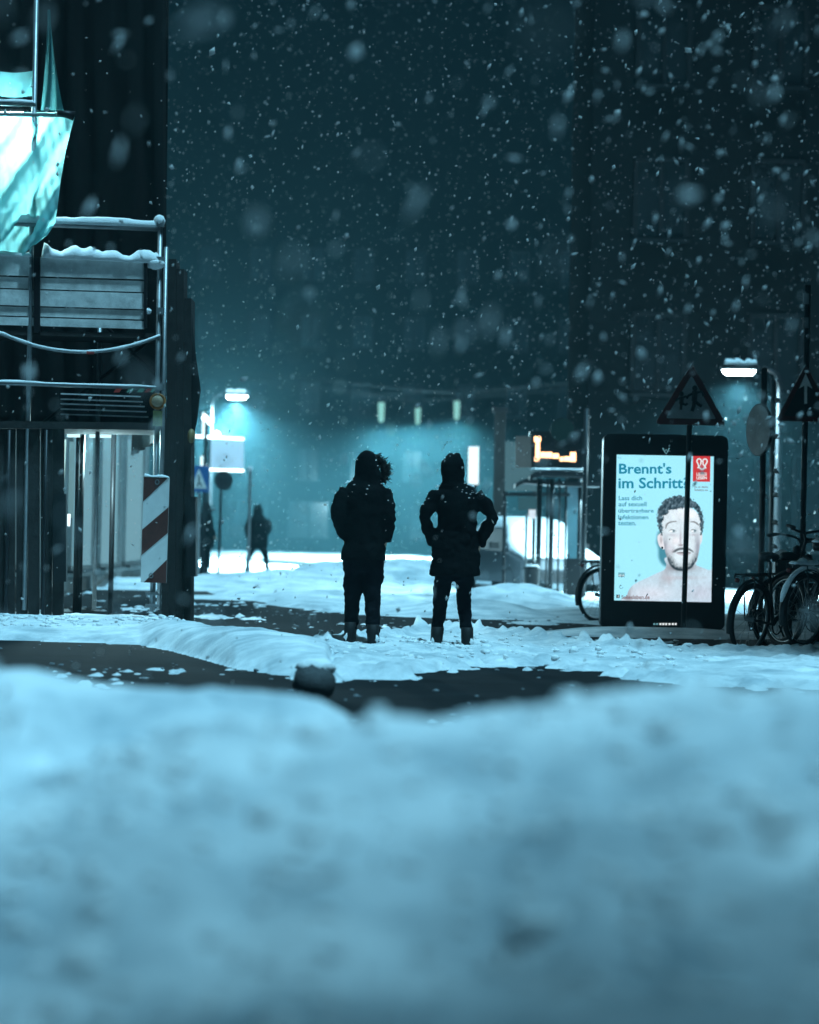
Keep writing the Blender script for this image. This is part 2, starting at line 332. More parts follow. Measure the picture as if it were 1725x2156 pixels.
# ================================================================ houses
def house(name, loc, label, x0, x1, y0, y1, h, mw, windows, wmat=None, cat='building'):
    t = thing(name, loc, label, cat)
    MB().box(((x0 + x1) / 2, (y0 + y1) / 2, h / 2), (x1 - x0, y1 - y0, h)).build('wall', mw, t)
    r = MB(); r.box(((x0 + x1) / 2, (y0 + y1) / 2, h + .16), (x1 - x0 + .5, y1 - y0 + .5, .32)); r.build('roof', M_DARK, t)
    MB().box(((x0 + x1) / 2, (y0 + y1) / 2, h + .40), (x1 - x0 + .44, y1 - y0 + .44, .15)).build('roof_snow', M_CAP, t)
    for (a, b, z0, z1, face, glass, mull) in windows:
        # face 'front' lies on y0, 'street_r' on x0, 'street_l' on x1
        def pt(c, z, o):
            return (c, y0 - o, z) if face == 'front' else ((x0 - o, c, z) if face == 'street_r' else (x1 + o, c, z))
        fr = MB(); w = .09; mull = mull and mw is not None and mw.name != 'pale_shop_wall'; nx = (0, -1, 0) if face == 'front' else ((-1, 0, 0) if face == 'street_r' else (1, 0, 0))
        for (p, q) in ((pt(a, z0, .03), pt(b, z0, .03)), (pt(a, z1, .03), pt(b, z1, .03))): fr.bar(p, q, .10, w)
        for (p, q) in ((pt(a, z0 + w / 2, .03), pt(a, z1 - w / 2, .03)), (pt(b, z0 + w / 2, .03), pt(b, z1 - w / 2, .03))): fr.bar(p, q, .10, w, nx)
        if mull: fr.bar(pt((a + b) / 2, z0 + w / 2, .03), pt((a + b) / 2, z1 - w / 2, .03), .08, .06, nx)
        f = fr.build('window', M_FRAME if mw.name != 'pale_shop_wall' else mw, t)
        g = MB(); g.prism([pt(a + .04, z0 + .04, .012), pt(b - .04, z0 + .04, .012), pt(b - .04, z1 - .04, .012), pt(a + .04, z1 - .04, .012)], Vector(nx) * -.008)
        g.build('pane', glass, f)
        sl_ = MB(); sl_.bar(pt(a - .08, z0 - .10, .08), pt(b + .08, z0 - .10, .08), .2, .06); sl_.build('sill', mw, f)
        sc_ = MB(); sc_.bar(pt(a - .06, z0 - .05, .09), pt(b + .06, z0 - .05, .09), .17, .045); sc_.build('sill_snow', M_DARK, f)
    return t
E_SHOP = emat('shop_light', (0.55, 0.92, 1.0), .9)
E_SHOPD = emat('shop_dim', (0.30, 0.62, 0.75), 0.6)
# right: dark corner house facing the crossing
ws = []
for k in range(4):
    for j in range(6): ws.append((4.7 + k * 2.5, 5.8 + k * 2.5, 4.2 + j * 3.3, 5.9 + j * 3.3, 'front', M_GLASS, True))
ws += [(5.0, 7.4, .9, 2.9, 'front', M_GLASS, True), (8.2, 10.6, .9, 2.9, 'front', M_GLASS, True)]
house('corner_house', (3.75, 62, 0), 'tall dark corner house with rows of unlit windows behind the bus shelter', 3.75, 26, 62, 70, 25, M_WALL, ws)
# far end of the street
ws = []
for k in range(9):
    for j in range(4):
        ws.append((-13.2 + k * 2.55, -12.2 + k * 2.55, 3.6 + j * 3.3, 5.2 + j * 3.3, 'front', M_GLASS, True))
ws += [(-12 + 3 * k, -10 + 3 * k, .8, 2.6, 'front', M_GLASS, True) for k in range(7)]
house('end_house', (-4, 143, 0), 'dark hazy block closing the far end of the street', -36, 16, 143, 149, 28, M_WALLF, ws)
# left: row of shops behind the scaffold
ws = [(33.5, 36.2, .5, 2.9, 'street_l', E_SHOPD, True), (37.2, 40.0, .4, 2.9, 'street_l', E_SHOP, False), (41.0, 43.6, .5, 2.9, 'street_l', E_SHOPD, True), (44.6, 46.0, .1, 2.6, 'street_l', E_SHOP, False), (47.5, 51, .4, 2.9, 'street_l', E_SHOPD, True), (52, 55.5, .4, 2.9, 'street_l', E_SHOPD, True), (56.5, 60.5, .4, 2.9, 'street_l', E_SHOPD, True)]
for j in range(3):
    for k in range(9): ws.append((34 + k * 2.9, 35.1 + k * 2.9, 5.2 + j * 3.2, 6.9 + j * 3.2, 'street_l', M_GLASS, True))
house('shop_house', (-5.6, 39, 0), 'house with lit shop windows seen through the passage under the scaffold', -14, -5.6, 33.0, 62, 15, mat('pale_shop_wall', (.30, .30, .29), .9, var=.3, scale=2), ws)
# unseen right-hand houses, added and sized to shade the right pavement and nearest snow
SHADE_ROW = [(6.2, 20, 22.5, 36, 24.0), (3.6, 18, -14, -1.25, 28.0)]
for k, (x0, x1, y0, y1, hh) in enumerate(SHADE_ROW):
    ws = [(y0 + 1.2 + j * 2.8, y0 + 2.3 + j * 2.8, 1.2 + q * 3.1, 2.9 + q * 3.1, 'street_r', M_GLASS, True) for j in range(4) for q in range(int(hh / 3.2))]
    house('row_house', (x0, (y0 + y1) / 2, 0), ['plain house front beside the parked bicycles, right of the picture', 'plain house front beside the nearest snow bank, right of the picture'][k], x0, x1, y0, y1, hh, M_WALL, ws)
# ================================================================ scaffold
def D(u): return 30.2 - (338 - u) * .0012
def S(u, v, o=0): return P(u, v, D(u) + o)
b0 = S(338, 1290); root = thing('scaffold', (b0.x, 30.2, 0), 'tube scaffold with snowy guard rails and plank toe boards over a dark passage', 'scaffold')
def vtube(u, v0, v1, r=.026, o=0, m=M_STEEL, name='post'):
    p = S(u, v0, o); q = Vector((p.x, p.y, S(u, v1, o).z)); return MB().tube(p, q, r, 10).build(name, m, root, True)
vtube(338, 464, 1285); vtube(350, 520, 1285, .024, .25)
vtube(78, -60, 1285); vtube(-180, -60, 1285); vtube(78, -60, 1285, .024, .9); vtube(210, 690, 1285, .024, .9)
def rail(u0, v0, u1, v1, r=.024, o=0, m=M_STEEL, snow=0.0, seed=1, name='rail', amp=.35):
    p, q = S(u0, v0, o), S(u1, v1, o); rl = MB().tube(p, q, r, 10).build(name, m, root, True)
    if snow: snowline(p + Vector((0, 0, r * .5)), q + Vector((0, 0, r * .5)), r * 2.1, snow, parent=rl, seed=seed, n=48, amp=amp)
    return rl
rail(-200, 462, 337, 482, .026, 0, snow=.085, seed=4)
rail(-200, 210, 75, 220, .024, 0, snow=.03, seed=5); rail(-200, 236, 150, 243, .022, 0)
rail(-200, 700, 337, 712, .022, .5, m=M_DARK)
rail(-200, 800, 337, 818, .020, 0, snow=.022, seed=6)
rail(78, 545, 338, 800, .018, .9, m=M_DARK, name='brace'); rail(78, 900, 338, 700, .018, .9, m=M_DARK, name='brace')
# snow knob and couplers on the end post
for vv in (470, 548, 655, 815):
    c = S(338, vv); MB().box(c, (.075, .09, .07)).build('coupler', M_STEEL, root)
MB().ball(S(336, 470) + Vector((0, 0, .03)), .055, 12, 8, (1.1, 1, 1.1), .12).build('snow_knob', M_CAP, root, True)
MB().ball(S(328, 556), .07, 12, 8, (1.5, 1, .8), .15).build('snow_knob', M_CAP, root, True)
MB().ball(S(312, 655), .035, 10, 7, (1, 1, .9), .1).build('snow_knob', M_CAP, root, True)
# plank toe boards with gaps between them
pl = [(543, 583), (587, 610), (613, 646), (649, 668), (671, 688)]
for k, (va, vb) in enumerate(pl):
    for (ua, ub) in ((-190, 71), (85, 303)):
        q = [S(ua, va + (ua - 150) * .03, .02 * (k % 2)), S(ub, va + (ub - 150) * .03, .02 * (k % 2)), S(ub, vb + (ub - 150) * .03, .02 * (k % 2)), S(ua, vb + (ua - 150) * .03, .02 * (k % 2))]
        MB().prism(q, (0, .035, 0)).build('plank', M_WOOD, root)
MB().prism([S(303, 545, -.03), S(309, 545, -.03), S(309, 690, -.03), S(303, 690, -.03)], (0, .06, 0)).build('board_clip', M_DARK, root)
MB().prism([S(71, 540, -.03), S(84, 540, -.03), S(84, 700, -.03), S(71, 700, -.03)], (0, .05, 0)).build('board_clip', M_DARK, root)
snowline(S(88, 543, .03), S(337, 556, .03), .14, .12, parent=root, n=60, seed=33, amp=.45)
snowline(S(-190, 535, .03), S(70, 541, .03), .10, .05, parent=root, n=50, seed=35)
# deck, sagging cable, passage roof
dk = MB(); dk.prism([S(-190, 690, .02), S(337, 702, .02), S(337, 712, .02), S(-190, 700, .02)], (0, .9, 0)); dk.build('deck', M_DWOOD, root)
pts = [S(0 + 337 * f - 40 * (1 - f), 700 + 8 * f + 38 * (1 - (2 * min(max((f - .1) / .9, 0), 1) - 1) ** 2), -.02) for f in [i / 24 for i in range(25)]]
cb = MB().path(pts, .012, 6).build('sagging_cable', M_STEEL, root, True)
cs = MB().path([p + Vector((0, 0, .014)) for p in pts], [.010 + .008 * random.random() for _ in pts], 7).build('snow_cap', M_CAP, cb, True)
M_TAPE = mat('tape_red', (.4, .05, .04), .5); M_TAPEG = mat('tape_green', (.12, .30, .22), .5)
MB().tube(S(182, 742, -.02), S(198, 742, -.02), .018, 8).build('cable_tie', M_TAPE, cb)
for k, (uu, mm) in enumerate(((235, M_TAPE), (262, M_TAPEG), (284, M_TAPEG), (306, M_TAPEG), (345 - 45, M_TAPE))):
    MB().prism([S(uu + 130 - 120, 818, -.03), S(uu + 142 - 120, 818, -.03), S(uu + 136 - 120, 826, -.03), S(uu + 124 - 120, 826, -.03)], (0, .006, 0)).build('tape_strip', mm, root)
rf = MB(); rf.prism([S(-190, 884, -.05), S(330, 890, -.05), S(330, 905, -.05), S(-190, 899, -.05)], (0, 1.6, 0)); rf.build('passage_beam', M_DWOOD, root)
M_SLAT = mat('pale_slats', (.62, .64, .64), .5, var=.4, scale=14)
for k, vv in enumerate((829, 840, 850, 861, 872)):
    o = MB(); o.bar(S(128, vv, .03 * k), S(296 + k * 4, vv + 6, .03 * k), .05, .013); o.build('slat', M_SLAT, root)
# dark netting above, hung in folds and wrapped round the end of the scaffold
def sheet(us, vs, dfun, name, m, parent, thick=.01, smooth=True):
    b = MB(); n, k = len(us), len(vs); pts = [[P(u, v, dfun(u, v)) for v in vs] for u in us]
    b.add([p for r in pts for p in r], [(i * k + j, i * k + j + 1, (i + 1) * k + j + 1, (i + 1) * k + j) for i in range(n - 1) for j in range(k - 1)])
    o = b.build(name, m, parent, smooth); md = o.modifiers.new('thickness', 'SOLIDIFY'); md.thickness = thick; return o
lin = lambda a, b, n: [a + (b - a) * i / (n - 1) for i in range(n)]
sheet(lin(-200, 350, 40), lin(-80, 905, 30), lambda u, v: 31.45 + .05 * math.sin(u * .11 + .6 * math.sin(v * .013)) + .03 * math.sin(u * .31 + v * .004), 'netting', M_NET, root, .003)
e = P(350, 400, 31.5); b = MB()
vs = []; NN = 26
for i in range(NN):
    yy = 31.52 + i * .28
    for zz in (2.05, 4, 6, 8.4): vs.append((e.x - .02 - .03 * math.sin(i * 1.1 + zz) - (yy - 31.5) * .14, yy, zz))
b.add(vs, [(i * 4 + j, i * 4 + j + 1, i * 4 + 5 + j, i * 4 + 4 + j) for i in range(NN - 1) for j in range(3)])
o = b.build('netting', M_NET, root, True); md = o.modifiers.new('thickness', 'SOLIDIFY'); md.thickness = .01
# dark clad corner pillar, board by board
cols = [(352, 372, 545, 1245), (372, 388, 566, 1248), (388, 404, 628, 1242)]
for k, (ua, ub, va, vb) in enumerate(cols):
    p = MB(); o_ = .35 + .03 * k; q = [S(ua, va, o_), S(ub - 1, va, o_), S(ub - 1, vb, o_), S(ua, vb, o_)]; q[3].z = q[2].z = 0
    p.prism(q, (0, .5, 0)); p.build('pillar_board', M_DWOOD, root)
p = MB(); q = [S(342, 880, .3), S(356, 880, .3), S(356, 1245, .3), S(342, 1245, .3)]; q[3].z = q[2].z = 0; p.prism(q, (0, .4, 0)); p.build('pillar_board', M_DWOOD, root)
MB().prism([S(392, 1046, .28), S(412, 1046, .28), S(412, 1214, .28), S(392, 1214, .28)], (0, .3, 0)).build('junction_box', M_BLACK, root)
MB().path([S(392, 640, .5), S(402, 760, .5), S(408, 820, .5), S(404, 880, .5), S(396, 940, .5)], [.05, .06, .075, .06, .04], 10).build('rolled_net', M_NET, root, True)
MB().ball(S(403, 918, .3), .06, 12, 8, (.7, 1, 1.3)).build('marker_lamp', mat('dull_amber', (.30, .22, .10), .4), root, True)
# hoarding boards of the passage on the left, with gaps
for k in range(12):
    ua = -170 + k * 25.5 + random.uniform(-1, 1); ub = ua + 25 - random.choice((.1, .2, .3, .6, 1.2)); o_ = .02 * (k % 3)
    q = [S(ua, 903, o_), S(ub, 903, o_), S(ub + random.uniform(-1.5, 0), 1290, o_), S(ua + random.uniform(0, 1), 1290, o_)]; q[2].z = q[3].z = 0
    MB().prism(q, (0, .03, 0)).build('hoarding_board', M_DWOOD, root)
    if k % 3 == 1: MB().tube(S(ua + 12, 905, -.05), Vector((S(ua + 12, 905, -.05).x, S(ua + 12, 905).y - .05, 0)), .02, 8).build('hoarding_post', M_DARK, root, True)
MB().prism([S(112, 1040, -.06), S(139, 1040, -.06), S(139, 1225, -.06), S(112, 1225, -.06)], (0, .12, 0)).build('cabinet', M_BLACK, root)
# thin steel props in the passage
for uu, o_ in ((166, 2.2), (174, 2.2), (240, 3.4)):
    p = P(uu, 905, 30.1 + o_); MB().tube(p, (p.x, p.y, 0), .03, 8).build('prop', M_DARK, root, True)

# lights of the passage, and the lit things seen through it
E_PASS = emat('passage_glow', (.62, .95, 1.0), 1.3)
for (ua, ub, va, vb, dd) in ((141, 166, 906, 920, 31.6), (188, 232, 908, 921, 31.6)):
    MB().prism([P(ua, va, dd), P(ub, va, dd), P(ub, vb, dd), P(ua, vb, dd)], (0, .12, 0)).build('passage_light', E_PASS, root)
MB().bar(P(137, 925, 30.9), P(132, 1036, 30.9), .03, .025).build('light_strip', emat('strip_glow', (.55, .90, .85), 1.0), root)
MB().bar(P(143, 1082, 31.2), P(142, 1108, 31.2), .07, .05).build('light_strip', emat('strip_white', (.8, .95, 1), 2.0), root)
MB().bar(P(152, 930, 33.0), P(149, 1090, 33.0), .10, .05).build('light_strip', emat('strip_dim', (.30, .62, .70), .45), root)
L = bpy.data.lights.new('passage_lamp', 'POINT'); L.energy = 420; L.color = (.55, .92, 1); L.shadow_soft_size = .2
lo = bpy.data.objects.new('passage_lamp', L); COL.objects.link(lo); lo.parent = root; lo.location = P(210, 930, 32.6) - ROOTLOC[root.name]
# floodlight behind the plastic
fl = S(8, 262, .75); ft = thing('floodlight', (fl.x, fl.y, fl.z - .3), 'blazing work floodlight on the scaffold behind the plastic sheeting', 'floodlight')
MB().box(fl + Vector((0, .10, 0)), (.46, .12, .34)).build('housing', M_DARK, ft)
MB().prism([fl + Vector((-.20, .03, -.14)), fl + Vector((.20, .03, -.14)), fl + Vector((.20, .03, .14)), fl + Vector((-.20, .03, .14))], (0, .008, 0)).build('lens', emat('flood_lens', (.75, 1, 1), 45), ft)
MB().path([fl + Vector((-.25, .1, 0)), fl + Vector((-.25, .1, -.24)), fl + Vector((.25, .1, -.24)), fl + Vector((.25, .1, 0))], .015, 6).build('bracket', M_STEEL, ft)
MB().tube(fl + Vector((0, .12, -.24)), fl + Vector((0, .12, -.45)), .02, 6).build('clamp', M_STEEL, ft)
L = bpy.data.lights.new('flood_light', 'SPOT'); L.spot_size = R(150); L.spot_blend = .5; L.energy = 210; L.color = (.50, .95, 1.0); L.shadow_soft_size = .3
lo = bpy.data.objects.new('flood_light', L); COL.objects.link(lo); lo.parent = ft; lo.location = (0, -.12, .3); lo.rotation_euler = (R(-70), 0, 0)
M_PLAS = tl_mat('plastic_sheet', (.35, .75, .76), (.40, .86, .87), .72)
# hanging plastic sheeting
outline_r = [(236, 158), (250, 156), (280, 148), (320, 138), (380, 128), (430, 122), (470, 116), (495, 100), (515, 75), (537, 48), (545, 20)]
def redge(v): a = np.array(outline_r, float); return float(np.interp(v, a[:, 0], a[:, 1]))
tp = thing('plastic_sheet', S(60, 540), 'glowing cyan plastic sheeting hanging in folds from the scaffold', 'plastic sheet')
b = MB(); NU, NV = 60, 60; vs = []
for j in range(NV):
    v = 236 + (541 - 236) * j / (NV - 1); ur = redge(v)
    for i in range(NU):
        f = i / (NU - 1); u = -170 + (ur + 170) * f
        ph = (u * .8 + (v - 236) * .52)
        fold = .12 * math.sin(ph * .085 + .6 * math.sin(v * .02)) + .04 * math.sin(ph * .21 + 1) + .02 * math.sin(u * .33 - v * .07) + .16 * float(fbm(np.array(u * .018 + v * .012), np.array(v * .006 - u * .010), 5, 4))
        bul = -.30 * math.sin(min(1, (v - 236) / 300) * math.pi) * (.4 + .6 * (1 - f))
        vs.append(P(u, v + 5 * math.sin(u * .06) * (v > 520), 29.85 + bul + fold * (.3 + .7 * (v - 236) / 300) + .08 * f))
b.add(vs, [(j * NU + i, j * NU + i + 1, (j + 1) * NU + i + 1, (j + 1) * NU + i) for j in range(NV - 1) for i in range(NU - 1)])
b.build('main_sheet', M_PLAS, tp, True)
b = MB(); vs = []; NU, NV = 14, 40
for j in range(NV):
    v = 20 + 212 * j / (NV - 1); g = (j / (NV - 1)) ** 1.6; l, r = 100 - 14 * g, 106 + 28 * g
    for i in range(NU):
        f = i / (NU - 1); vs.append(P(l + (r - l) * f, v, 29.9 + .05 * math.sin(f * 11 + v * .03) * (.3 + g)))
b.add(vs, [(j * NU + i, j * NU + i + 1, (j + 1) * NU + i + 1, (j + 1) * NU + i) for j in range(NV - 1) for i in range(NU - 1)])
b.build('gathered_strip', tl_mat('net_strip', (.10, .26, .27), (.10, .30, .31), .4), tp, True)
b = MB(); vs = []; NU, NV = 30, 12
for j in range(NV):
    v = 150 + 52 * j / (NV - 1)
    for i in range(NU):
        u = -170 + 245 * i / (NU - 1); vs.append(P(u, v + 3 * math.sin(u * .05), 29.95 + .03 * math.sin(u * .13 + v * .05)))
b.add(vs, [(j * NU + i, j * NU + i + 1, (j + 1) * NU + i + 1, (j + 1) * NU + i) for j in range(NV - 1) for i in range(NU - 1)])
b.build('upper_flap', tl_mat('thick_plastic', (.20, .42, .44), (.16, .42, .44), .4), tp, True)
b = MB(); b.path([S(120, 238, -.2), S(140, 240, -.2), S(156, 244, -.2)], [.03, .04, .05], 8); b.build('rolled_edge', M_DARK, tp, True)

# ================================================================ striped barrier board
bd = 29.5
bb = P(322, 1290, bd); t = thing('barrier_board', (bb.x, bd, 0), 'red and white striped construction barrier board with an amber warning lamp on its tube', 'barrier')
TL, TR, BR_, BL = P(303, 1004, bd), P(357, 1007, bd), P(350, 1228, bd), P(296, 1226, bd)
MB().prism([TL, TR, BR_, BL], (0, .03, 0)).build('board', M_WHITE, t)
def bq(s_, t_): return TL * (1 - s_) * (1 - t_) + TR * s_ * (1 - t_) + BR_ * s_ * t_ + BL * (1 - s_) * t_ + Vector((0, -.004, 0))
for poly in ([(0, 0), (.93, .0), (0, .235)], [(0, .50), (1, .275), (1, .52), (0, .745)], [(1, .775), (1, 1), (.12, 1)]):
    MB().prism([bq(*p) for p in poly], (0, .003, 0)).build('red_stripe', M_BRED, t)
snowline(P(303, 1003, bd + .015), P(357, 1006, bd + .015), .05, .022, parent=t, seed=9)
for p in ((331, 1015), (318, 1212)):
    MB().path([P(p[0] + 4 * math.cos(k), p[1] + 5 * math.sin(k), bd - .01) for k in [i * math.pi / 4 for i in range(8)]], .006, 6, True).build('eyelet', M_STEEL, t)
MB().tube(P(332, 850, bd + .06), P(319, 1288, bd + .06), .021, 10).build('tube', M_STEEL, t, True)
for vv in (1250, 1275): MB().box(P(321, vv, bd + .05), (.14, .05, .03)).build('clamp', M_STEEL, t)
MB().box((bb.x, bd + .05, .02), (.5, .36, .10)).build('foot_plate', M_RUB, t)
lc = P(332, 845, bd)
rot = lambda a: Vector((math.cos(a), 0, math.sin(a)))
b = MB()
n = 20; prof = [(.062, -.02), (.078, -.035), (.084, -.01), (.084, .03), (.07, .045)]
vs = [lc + rot(2 * math.pi * k / n) * r_ + Vector((0, y_, 0)) for (r_, y_) in prof for k in range(n)]
b.add(vs, [(i * n + k, i * n + (k + 1) % n, (i + 1) * n + (k + 1) % n, (i + 1) * n + k) for i in range(4) for k in range(n)] + [tuple(range(n - 1, -1, -1)), tuple(4 * n + k for k in range(n))])
wl = b.build('warning_lamp', mat('amber_case', (.50, .20, .05), .5, var=.4, scale=25), t, True)
b = MB(); vs = [lc + rot(2 * math.pi * k / n) * r_ + Vector((0, y_, 0)) for (r_, y_) in ((.060, -.03), (.05, -.05), (.025, -.062)) for k in range(n)]
b.add(vs, [(i * n + k, i * n + (k + 1) % n, (i + 1) * n + (k + 1) % n, (i + 1) * n + k) for i in range(2) for k in range(n)] + [tuple(2 * n + k for k in range(n))])
b.build('lens', mat('snowy_amber', (.46, .34, .22), .4, var=.5, scale=40, bump=.4), wl, True)
MB().box(P(332, 881, bd + .03), (.09, .07, .155)).build('battery_case', mat('battery_yellow', (.40, .42, .18), .5, var=.4, scale=18), t)
# ================================================================ people
def remeshed(mb, name, m, parent, vox, smooth_it=6, wrinkle=0.0, wscale=9.0, seed=0, fine=0.0):
    o = mb.build(name, m, parent, True, local=True)
    r = o.modifiers.new('r', 'REMESH'); r.mode = 'VOXEL'; r.voxel_size = vox; r.use_smooth_shade = True
    s_ = o.modifiers.new('s', 'SMOOTH'); s_.iterations = smooth_it; s_.factor = .5
    dg = bpy.context.evaluated_depsgraph_get(); me = bpy.data.meshes.new_from_object(o.evaluated_get(dg)); o.modifiers.clear(); old = o.data; o.data = me; bpy.data.meshes.remove(old)
    if not me.materials: me.materials.append(m)
    if wrinkle:
        n = len(me.vertices); co = np.empty(n * 3); no = np.empty(n * 3); me.vertices.foreach_get('co', co); me.vertices.foreach_get('normal', no)
        co = co.reshape(-1, 3); no = no.reshape(-1, 3)
        k = fbm((co[:, 0] + co[:, 1] * .7) * wscale, co[:, 2] * wscale * 1.6 + 40, seed, 3) * wrinkle + fbm(co[:, 0] * 30 + co[:, 1] * 21, co[:, 2] * 34, seed + 9, 2) * fine
        co = co + no * k[:, None]; me.vertices.foreach_set('co', co.reshape(-1)); me.update()
    for p in me.polygons: p.use_smooth = True
    return o
def person(loc, label, g, rz=0, scale=1.0, detail=True, cloth=M_CLOTH, cloth2=M_CLOTH2):
    vox = .014 if detail else .022
    # one continuous body under the clothes
    b = MB()
    hx, hz = g['head']; sh = g['sho']
    b.loft([(hx, .02, hz - .215, .055, .06), (hx, .02, hz - .17, .055, .06), (hx, .035, hz - .14, .062, .085), (hx, .03, hz - .08, .074, .098), (hx, .02, hz - .02, .078, .10), (hx, .015, hz + .04, .07, .09), (hx, .01, hz + .075, .04, .05)], 16)
    b.ball((hx, .135, hz - .065), .017, 8, 6, (.8, 1.2, 1.5)); b.ball((hx - .08, .02, hz - .06), .02, 8, 6, (.4, .8, 1.4)); b.ball((hx + .08, .02, hz - .06), .02, 8, 6, (.4, .8, 1.4))
    b.loft([(0, 0, .84, .15, .10), (0, 0, 1.0, .145, .095), (0, 0, 1.2, .15, .10), (0, 0, 1.36, .165, .105), (0, 0, 1.46, .13, .08), (hx * .6, .01, 1.54, .06, .06)], 16)
    for A in ('armL', 'armR'):
        s_, e_, w_ = g[A]; b.path([s_[0], e_[0], w_[0]], [.048, .042, .032], 10)
        w0 = Vector(w_[0]); dr = Vector((-math.copysign(.03, w0.x), .05, -.06)); palm = w0 + dr * .9
        b.path([w0, palm], [.03, .04], 8)
        for q in range(4):
            o_ = Vector((math.copysign(.012, -w0.x) * (q - 1.5), .014 * (q - 1.5), 0)); b.path([palm + o_, palm + o_ + dr * (.55 + .1 * (q in (1, 2))), palm + o_ + dr * (.95 + .15 * (q in (1, 2))) + Vector((0, .01, 0))], [.010, .010, .008], 6)
        b.path([w0 + dr * .3, w0 + dr * .8 + Vector((0, .035, .01)), w0 + dr * 1.2 + Vector((0, .045, 0))], [.012, .011, .009], 6)
    for A in ('legL', 'legR'):
        pts = g[A]; b.path([p for p, r in pts], [r * .72 for p, r in pts], 12)
        f = Vector(pts[-1][0]); b.path([f + Vector((0, -.04, -.04)), f + Vector((0, .14, -.06))], [.035, .03], 8)
    body = b.build('person', M_SKIN, None, True); old = body
    r = body.modifiers.new('r', 'REMESH'); r.mode = 'VOXEL'; r.voxel_size = .012 if detail else .02; r.use_smooth_shade = True
    dg = bpy.context.evaluated_depsgraph_get(); me = bpy.data.meshes.new_from_object(body.evaluated_get(dg)); body.modifiers.clear(); body.data = me
    body.location = loc; body.rotation_euler = (0, 0, rz); body.scale = (scale,) * 3; tag(body, label, 'person')
    # jacket with its hood
    j = MB(); j.loft(g['coat'], 24); j.loft(g['hood'], 20)
    for A in ('armL', 'armR'):
        a = g[A]; j.path([a[0][0], (Vector(a[0][0]) * .45 + Vector(a[1][0]) * .55) + Vector((math.copysign(.012, a[1][0][0]), 0, 0)), a[1][0], (Vector(a[1][0]) * .5 + Vector(a[2][0]) * .5), a[2][0]], [a[0][1], (a[0][1] + a[1][1]) / 2, a[1][1], (a[1][1] + a[2][1]) / 2 + .004, a[2][1]], 14)
    jk = remeshed(j, 'jacket', cloth, body, vox, 5, .022 if detail else .015, 9, g.get('seed', 1), .006)
    if detail:
        rr = random.Random(g['seed']); sp = MB(); vv = [v for v in jk.data.vertices if v.co.z > 1.30 and v.normal.z > .25 and v.normal.y < .5]
        for v in rr.sample(vv, min(32, len(vv))): sp.ball(v.co + v.normal * .002, rr.uniform(.003, .008), 6, 4, (1.3, 1.3, .6), .3)
        sp.build('snow_dusting', M_CAP, jk, True, local=True)['kind'] = 'stuff'
    t = MB()
    for A in ('legL', 'legR'): t.path([p for p, r in g[A]], [r for p, r in g[A]], 16)
    t.loft([(0, 0, g['hip'] - .10, .15, .10), (0, 0, g['hip'] + .05, .17, .12), (0, 0, g['hip'] + .2, .16, .11)], 18)
    remeshed(t, 'trousers', cloth2, body, vox, 4, .020, 11, 5, .005)
    for A in ('legL', 'legR'):
        f = Vector(g[A][-1][0]); s_ = 1 if A == 'legR' else -1
        bt = MB(); bt.loft([(f.x, f.y - .01, f.z + .08, .056, .07), (f.x, f.y - .01, f.z, .058, .075), (f.x + s_ * .004, f.y + .02, f.z - .07, .056, .11), (f.x + s_ * .008, f.y + .05, f.z - .115, .055, .145), (f.x + s_ * .008, f.y + .05, f.z - .15, .056, .15)], 16)
        bo = bt.build('boot', M_RUB, body, True, local=True)
        if detail: MB().ball((f.x + s_ * .03, f.y - .06, f.z - .06), .03, 8, 6, (1, .7, 1.4), .3).build('boot_snow', M_CAP, bo, True, local=True)
    if g.get('fur'):
        fb = MB(); pts = [Vector(p) for p in g['fur']]
        rr = random.Random(3)
        for i in range(520):
            f = rr.random() * (len(pts) - 1.001); k = int(f); c = pts[k].lerp(pts[k + 1], f - k) + Vector([rr.gauss(0, .022) for _ in range(3)])
            d = Vector((rr.gauss(.6, .7), rr.gauss(-.1, .6), rr.gauss(-.25, .7))).normalized() * rr.uniform(.03, .065); s2 = d.orthogonal().normalized() * .007; s3 = d.cross(s2).normalized() * .007
            fb.add([c + s2, c - s2 * .5 + s3, c - s2 * .5 - s3, c + d], [(0, 1, 3), (1, 2, 3), (2, 0, 3), (0, 2, 1)])
        fb.path(pts, [.035] * len(pts), 8); fb.build('fur_trim', M_FUR, body, True, local=True)
    if g.get('dust'):
        for (p, q, w_) in g['dust']:
            so_ = snowline(p, q, w_, .012, 'shoulder_snow', None, 14, .9, 5); so_.parent = body
    return body
